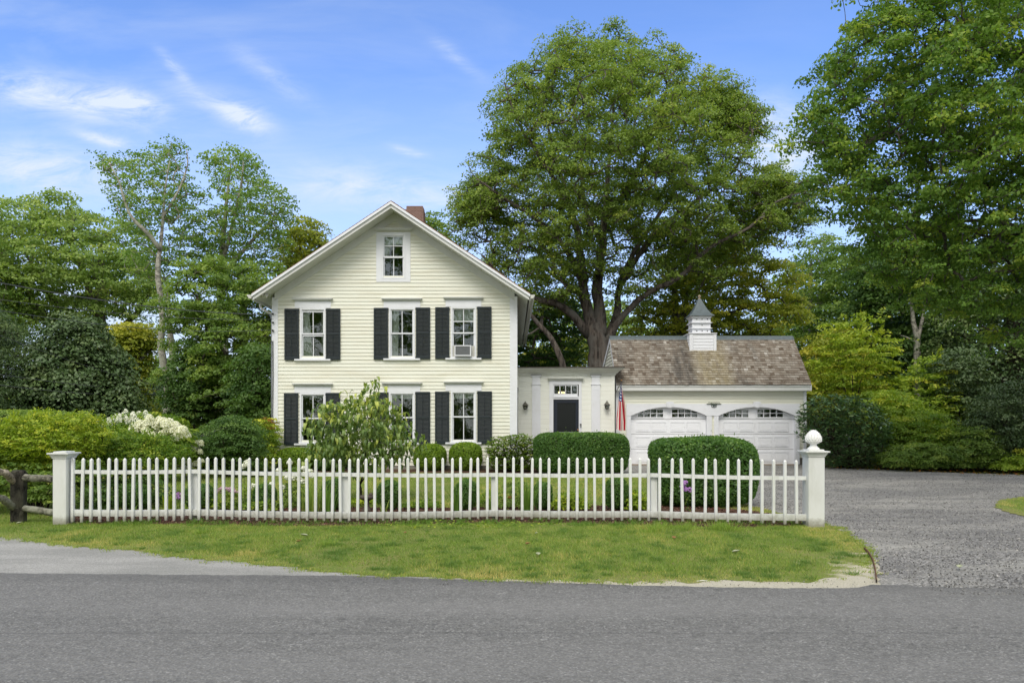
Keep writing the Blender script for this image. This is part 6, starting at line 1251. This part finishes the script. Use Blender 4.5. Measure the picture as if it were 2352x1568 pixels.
# ---- the young dogwood in the lawn
dgp = [(845, 900), (855, 882), (866, 885), (880, 900), (898, 915), (905, 940), (925, 950), (935, 975), (930, 1000), (948, 1008), (975, 1003), (982, 1012), (965, 1030), (940, 1045), (930, 1068), (900, 1060), (870, 1085), (840, 1078), (800, 1075), (765, 1075), (745, 1050), (722, 1050), (712, 1020), (722, 1000), (708, 985), (722, 962), (742, 968), (738, 935), (745, 925), (765, 935), (778, 920), (800, 912), (825, 905)]
Yd = 15.5; dg = thing('young_dogwood', (sx(828, Yd), Yd, 0), 'young multi-stemmed dogwood with drooping curled leaves in front of the house', 'tree')
Cd = sample_crown(dgp, Yd, 330, .9, (), .7)
grow([(pl([(828, 1155), (829, 1130), (826, 1112)], Yd), [.026, .024, .022]), (pl([(826, 1112), (815, 1085), (795, 1050), (780, 1010), (770, 960)], Yd, [0, 0, -.1, -.1, -.1]), [.016, .014, .011, .008, .004]), (pl([(827, 1112), (836, 1080), (840, 1030), (850, 960), (856, 900)], Yd, [0, 0, .05, .1, .1]), [.018, .015, .012, .008, .003]), (pl([(828, 1110), (850, 1082), (880, 1050), (915, 1030), (965, 1010)], Yd, [0, -.05, -.1, -.15, -.2]), [.014, .012, .01, .007, .003]), (pl([(826, 1112), (800, 1080), (765, 1055), (735, 1020)], Yd, [0, .05, .15, .2]), [.013, .01, .007, .003])], Cd, dg, M['bark_dark'], tip=.0032, sides=7)
k_ = 6; m_n = len(Cd); off = rng.normal(0, .07, (m_n, k_, 3)); P0 = (Cd[:, None] + off).reshape(-1, 3); hd = rng.uniform(0, 6.28, len(P0)); out_ = np.stack([np.cos(hd), np.sin(hd), np.zeros(len(P0))], 1); sz_ = rng.uniform(.085, .15, len(P0))[:, None]
side_ = np.stack([-out_[:, 1], out_[:, 0], np.zeros(len(P0))], 1); dn = np.array([0, 0, -1.]); V = []
pts_ = [P0, P0 + out_ * sz_ * .35 - np.array([0, 0, .02]) * 0 + np.array([0, 0, .012]), P0 + out_ * sz_ * .62 + dn * sz_ * .32, P0 + out_ * sz_ * .66 + dn * sz_ * .85]; ws = [.05, .27, .24, .02]
for q in range(3):
    for sd in (-1, 1):
        e0 = pts_[q] + side_ * sz_ * ws[q] * sd + np.array([0, 0, 1.]) * sz_ * ws[q] * .35; e1 = pts_[q + 1] + side_ * sz_ * ws[q + 1] * sd + np.array([0, 0, 1.]) * sz_ * ws[q + 1] * .35
        V.append(np.stack([pts_[q], pts_[q + 1], e1, e0], 1))
tn_ = np.repeat(rng.normal(.42, .18, m_n), k_) + rng.normal(0, .15, len(P0)) + .25 * (P0[:, 2] > 1.6)
mesh_np('crown', np.concatenate(V).reshape(-1, 3), None, L['dogwood'], dg, tone=np.tile(tn_, 6), org=tuple(dg.location))
# ---- strappy perennials, phlox and other bed plants
def strap(label, px, Y, n, ln, wd, leaf, spread=.10, cat='plant', name='iris_clump', tone=.4, z0=0):
    X = sx(px, Y); o = thing(name, (X, Y, 0), label, cat); V = []; T = []
    for i in range(n):
        a = rng.uniform(0, 6.28); r0 = rng.uniform(0, spread); L_ = ln * rng.uniform(.55, 1.1); lean = rng.uniform(.05, .55); d = np.array([math.cos(a), math.sin(a) * .8, 0]); p = np.array([r0 * math.cos(a), r0 * math.sin(a), z0]); sdv = np.array([-d[1], d[0], 0]); sdv /= np.linalg.norm(sdv); prev = None; t_ = rng.normal(tone, .15); w2 = wd * rng.uniform(.7, 1.2)
        for s_ in range(6):
            f = s_ / 5; q = p + d * L_ * lean * (f ** 1.8) + np.array([0, 0, 1]) * L_ * (f - .42 * lean * f ** 2.6); w_ = w2 * (1 - f ** 3) * .5 + .0005; cur = (q - sdv * w_, q + sdv * w_)
            if prev: V += [prev[0], prev[1], cur[1], cur[0]]; T.append(t_)
            prev = cur
    mesh_np('leaves', np.array(V), None, leaf, o, tone=np.array(T)); return o
strap('fresh strappy clump poking through the fence middle', 1050, 12.75, 34, .62, .022, L['lily'], .07)
strap('tall strappy clump behind the pickets left of the fourth line post gap', 1214, 13.3, 60, .66, .022, L['lily'], .14)
strap('broad dark strappy clump left of the second line post', 715, 13.4, 70, .62, .024, L['mid'], .20, tone=.8)
strap('strappy clump beside the small boxwood left of the second line post', 752, 13.3, 45, .60, .024, L['lily'], .15)
strap('thin arching blades at the foot of the boxwood by the birdbath', 880, 13.2, 16, .35, .014, L['lily'], .12, tone=.7)
strap('bright broad leaved hosta behind the left pickets', 385, 13.6, 46, .34, .055, L['bright'], .10, name='hosta', tone=.3)
strap('low grassy clump beside the third line post', 1130, 13.4, 40, .4, .016, L['lily'], .12, tone=.6)
strap('short blades left of the small boxwood nearest the gate post', 300, 13.0, 20, .25, .02, L['lily'], .1)
def perennial(label, pa, pb, pt, Y, leaf, n, size, dep=.25, cat='plant', name='perennial', rx=.09, npc=26, **k):
    poly = [(pa, 1175), (pa, (pt + 1175) / 2), ((pa * 3 + pb) / 4, pt + 6), ((pa + pb) / 2, pt), ((pa + pb * 3) / 4, pt + 5), (pb, (pt + 1175) / 2), (pb, 1175)]
    return shrub(label, poly, Y, dep, n, npc, rx, .06, size, leaf, (pa + pb) / 2, .006, 5, cat, name, tip=.0025, bark='core', **k)
phx = perennial('tall white phlox in front of the young dogwood', 655, 718, 1075, 14.3, L['mid'], 70, .05, name='phlox', cat='flowering plant')
fhp = flower_head(phx, (0, 0, 0), .055, .07, L['white'], 90, False, .014)
for i, (a, b_) in enumerate([(665, 1062), (698, 1075), (712, 1082), (700, 1088), (680, 1090), (672, 1098), (688, 1100), (660, 1096), (715, 1092), (648, 1118), (624, 1112), (640, 1080), (695, 1105)]):
    c = fhp if i == 0 else fhp.copy()
    if i: link(c, phx)
    Yh = 14.0; c.location = (sx(a, Yh) - phx.location.x, Yh - phx.location.y, sz(b_, Yh) - .03)
def bloom(label, px, py, Y, leaf, n, r, stem_leaf=None, name='flower', cat='flower', sp=(0, 0)):
    X, Z = sx(px, Y), sz(py, Y); o = thing(name, (X, Y, 0), label, cat); MB().tube([(X + .03, Y, 0), (X + .01, Y, Z * .6), (X, Y, Z)], [.004, .003, .002], 5).build('stem', M['sign_green'], o)
    for i in range(n): flower_head(o, (rng.normal(0, sp[0]), rng.normal(0, .02), Z - r + rng.normal(0, sp[1])), r, r * 1.6, leaf, 70, False, r * .28)
    P = rng.normal(0, .03, (24, 3)) + np.stack([np.zeros(24), np.zeros(24), rng.uniform(.2, .9, 24) * Z], 1); mesh_np('leaves', leaf_quads(P, rng.normal(size=(24, 3)) + np.array([0, 0, 1.]), .06, .4), None, L['mid'], o, tone=rng.normal(.5, .2, 24)); return o
bloom('lilac purple phlox bloom leaning over the fence in front of the big boxwood', 1577, 1117, 12.9, L['purple'], 4, .045, sp=(.03, .03), name='phlox')
bloom('white rose above the top rail left of the farmhouse corner', 560, 1068, 14.2, L['white'], 4, .05, sp=(.06, .03), name='rose')
bloom('small white flower left of the white phlox, low behind the pickets', 578, 1119, 14, L['white'], 2, .045, sp=(.02, .02), name='phlox')
bloom('small red flower behind the pickets near the third line post', 1171, 1141, 13.5, L['redtip'], 1, .028, name='zinnia')
bloom('pale lilac flower beside the hosta', 410, 1133, 13.8, L['purple'], 2, .04, sp=(.02, .03), name='phlox')
bloom('tiny yellow flower at the foot of the right pickets', 1882 - 0 if False else 1729, 1198, 12.0, L['bright'], 1, .02, name='dandelion')
sd = perennial('dusky pink sedum in flower behind the left pickets', 496, 545, 1125, 13.9, L['bright2'], 34, .04, name='sedum', cat='flowering plant')
fs_ = flower_head(sd, (0, 0, 0), .06, .05, L['pink'], 90, False, .012)
for i in range(9):
    c = fs_ if i == 0 else fs_.copy()
    if i: link(c, sd)
    c.location = (sx(rng.uniform(498, 540), 13.8) - sd.location.x, -.1, sz(rng.uniform(1122, 1132), 13.8))
perennial('bright green perennial behind the pickets right of the tall strappy clump', 1268, 1350, 1132, 13.9, L['bright'], 60, .05)
perennial('bright green perennial between the last small boxwood and the big clipped one', 1440, 1486, 1128, 13.9, L['bright'], 50, .06)
perennial('loose blue green perennial behind the third line post', 1145, 1215, 1098, 14.2, L['mid'], 75, .04)
perennial('low green perennial between the birdbath and the fence middle', 930, 1010, 1150, 14.2, L['bright2'], 40, .04)
perennial('low yellow green plants behind the birdbath', 790, 870, 1150, 14.8, L['bright'], 34, .05)
perennial('leafy green perennial left of the sedum', 440, 500, 1136, 14.1, L['bright2'], 34, .045)
perennial('feathery green perennial right of the sedum', 545, 590, 1110, 14.1, L['bright2'], 36, .04)
perennial('dark leafy plant below the left gate post rail', 190, 250, 1120, 13.2, L['dark'], 50, .045)
perennial('green weeds at the foot of the left pickets', 560, 640, 1150, 13.7, L['bright2'], 34, .045)
perennial('low green plants at the back of the bed by the long hedge', 1100, 1140, 1128, 14.6, L['bright2'], 30, .04)
# ---- birdbath
Yb_ = 13.8; X = sx(842, Yb_); bb = thing('birdbath', (X, Yb_, 0), 'small mossy stone birdbath behind the pickets below the dogwood', 'birdbath')
MB().lathe([(.095, -.02), (.09, .02), (.06, .05), (.045, .12), (.05, .18), (.06, .20)], (X, Yb_, 0), 16).build('pedestal', M['birdbath'], bb, smooth=True)
MB().lathe([(.05, .19), (.10, .21), (.13, .235), (.132, .275), (.118, .28), (.09, .25), (.02, .24)], (X, Yb_, 0), 22).build('bowl', M['birdbath'], bb, smooth=True)
MB().lathe([(.02, 0), (.035, .02), (.028, .05), (.01, .06)], (X + .08, Yb_ - .03, .27), 10).build('rim_ornament', M['birdbath'], bb, smooth=True)
# ---- overhead service cables
for i, (a, b_, sg_, r, lb) in enumerate([((-300, 585, 15), (622, 722, 25.3), .28, .014, 'thick twisted service cable running to the left eave of the farmhouse'), ((-300, 640, 15), (628, 733, 25.3), .25, .007, 'thin cable just below the thick service cable'), ((-300, 655, 15), (628, 757, 25.35), .35, .008, 'lower cable running to the farmhouse corner'),
       ((-300, 650, 14), (520, 905, 40), .5, .008, 'cable crossing the dark evergreen on a steep slope'), ((-300, 810, 15), (470, 890, 42), .35, .010, 'upper of the two low cables above the far hedge'), ((-300, 838, 15), (470, 888, 42.5), .5, .010, 'lower of the two low cables above the far hedge')]):
    A = Vector((sx(a[0], a[2]), a[2], sz(a[1], a[2]))); B = Vector((sx(b_[0], b_[2]), b_[2], sz(b_[1], b_[2]))); P = [A.lerp(B, q / 24) - Vector((0, 0, 4 * sg_ * (q / 24) * (1 - q / 24))) for q in range(25)]
    o = MB().tube(P, r, 6).build('utility_cable', M['wire'], smooth=True); tag(o, lb, 'cable', 'overhead cables at the left')
# ---- far woodland and the trees across the road
def wood(name, x0, x1, Y, zf, n, n_per, rx, rz, size, leaf, dep=3):
    x = rng.uniform(x0, x1, n); zt = np.array([zf(v) for v in x]); z = rng.uniform(0, 1, n) ** .8 * zt; C = np.stack([x, Y + rng.uniform(-dep, dep, n), z], 1)
    V, T = clump_leaves(C, n_per, rx, rz, size); o = mesh_np(name, V, None, leaf, None, tone=T); tag(o, 'mass of distant trees closing the horizon' if Y > 0 else None, 'woodland', kind='stuff'); return o
wood('distant_woodland', -48, 2, 62, lambda v: 5.5 + 1.8 * math.sin(v * .35), 340, 90, 2.0, 1.0, .38, L['mid'])
wood('distant_woodland', 2, 60, 62, lambda v: 9 + 2 * math.sin(v * .3) + (3 if v > 22 else 0), 620, 90, 2.0, 1.0, .38, L['mid'])
wood('roadside_trees', -34, 26, -14, lambda v: 17 + 3 * math.sin(v * .4), 620, 60, 1.8, 1.0, .46, L['mid'])
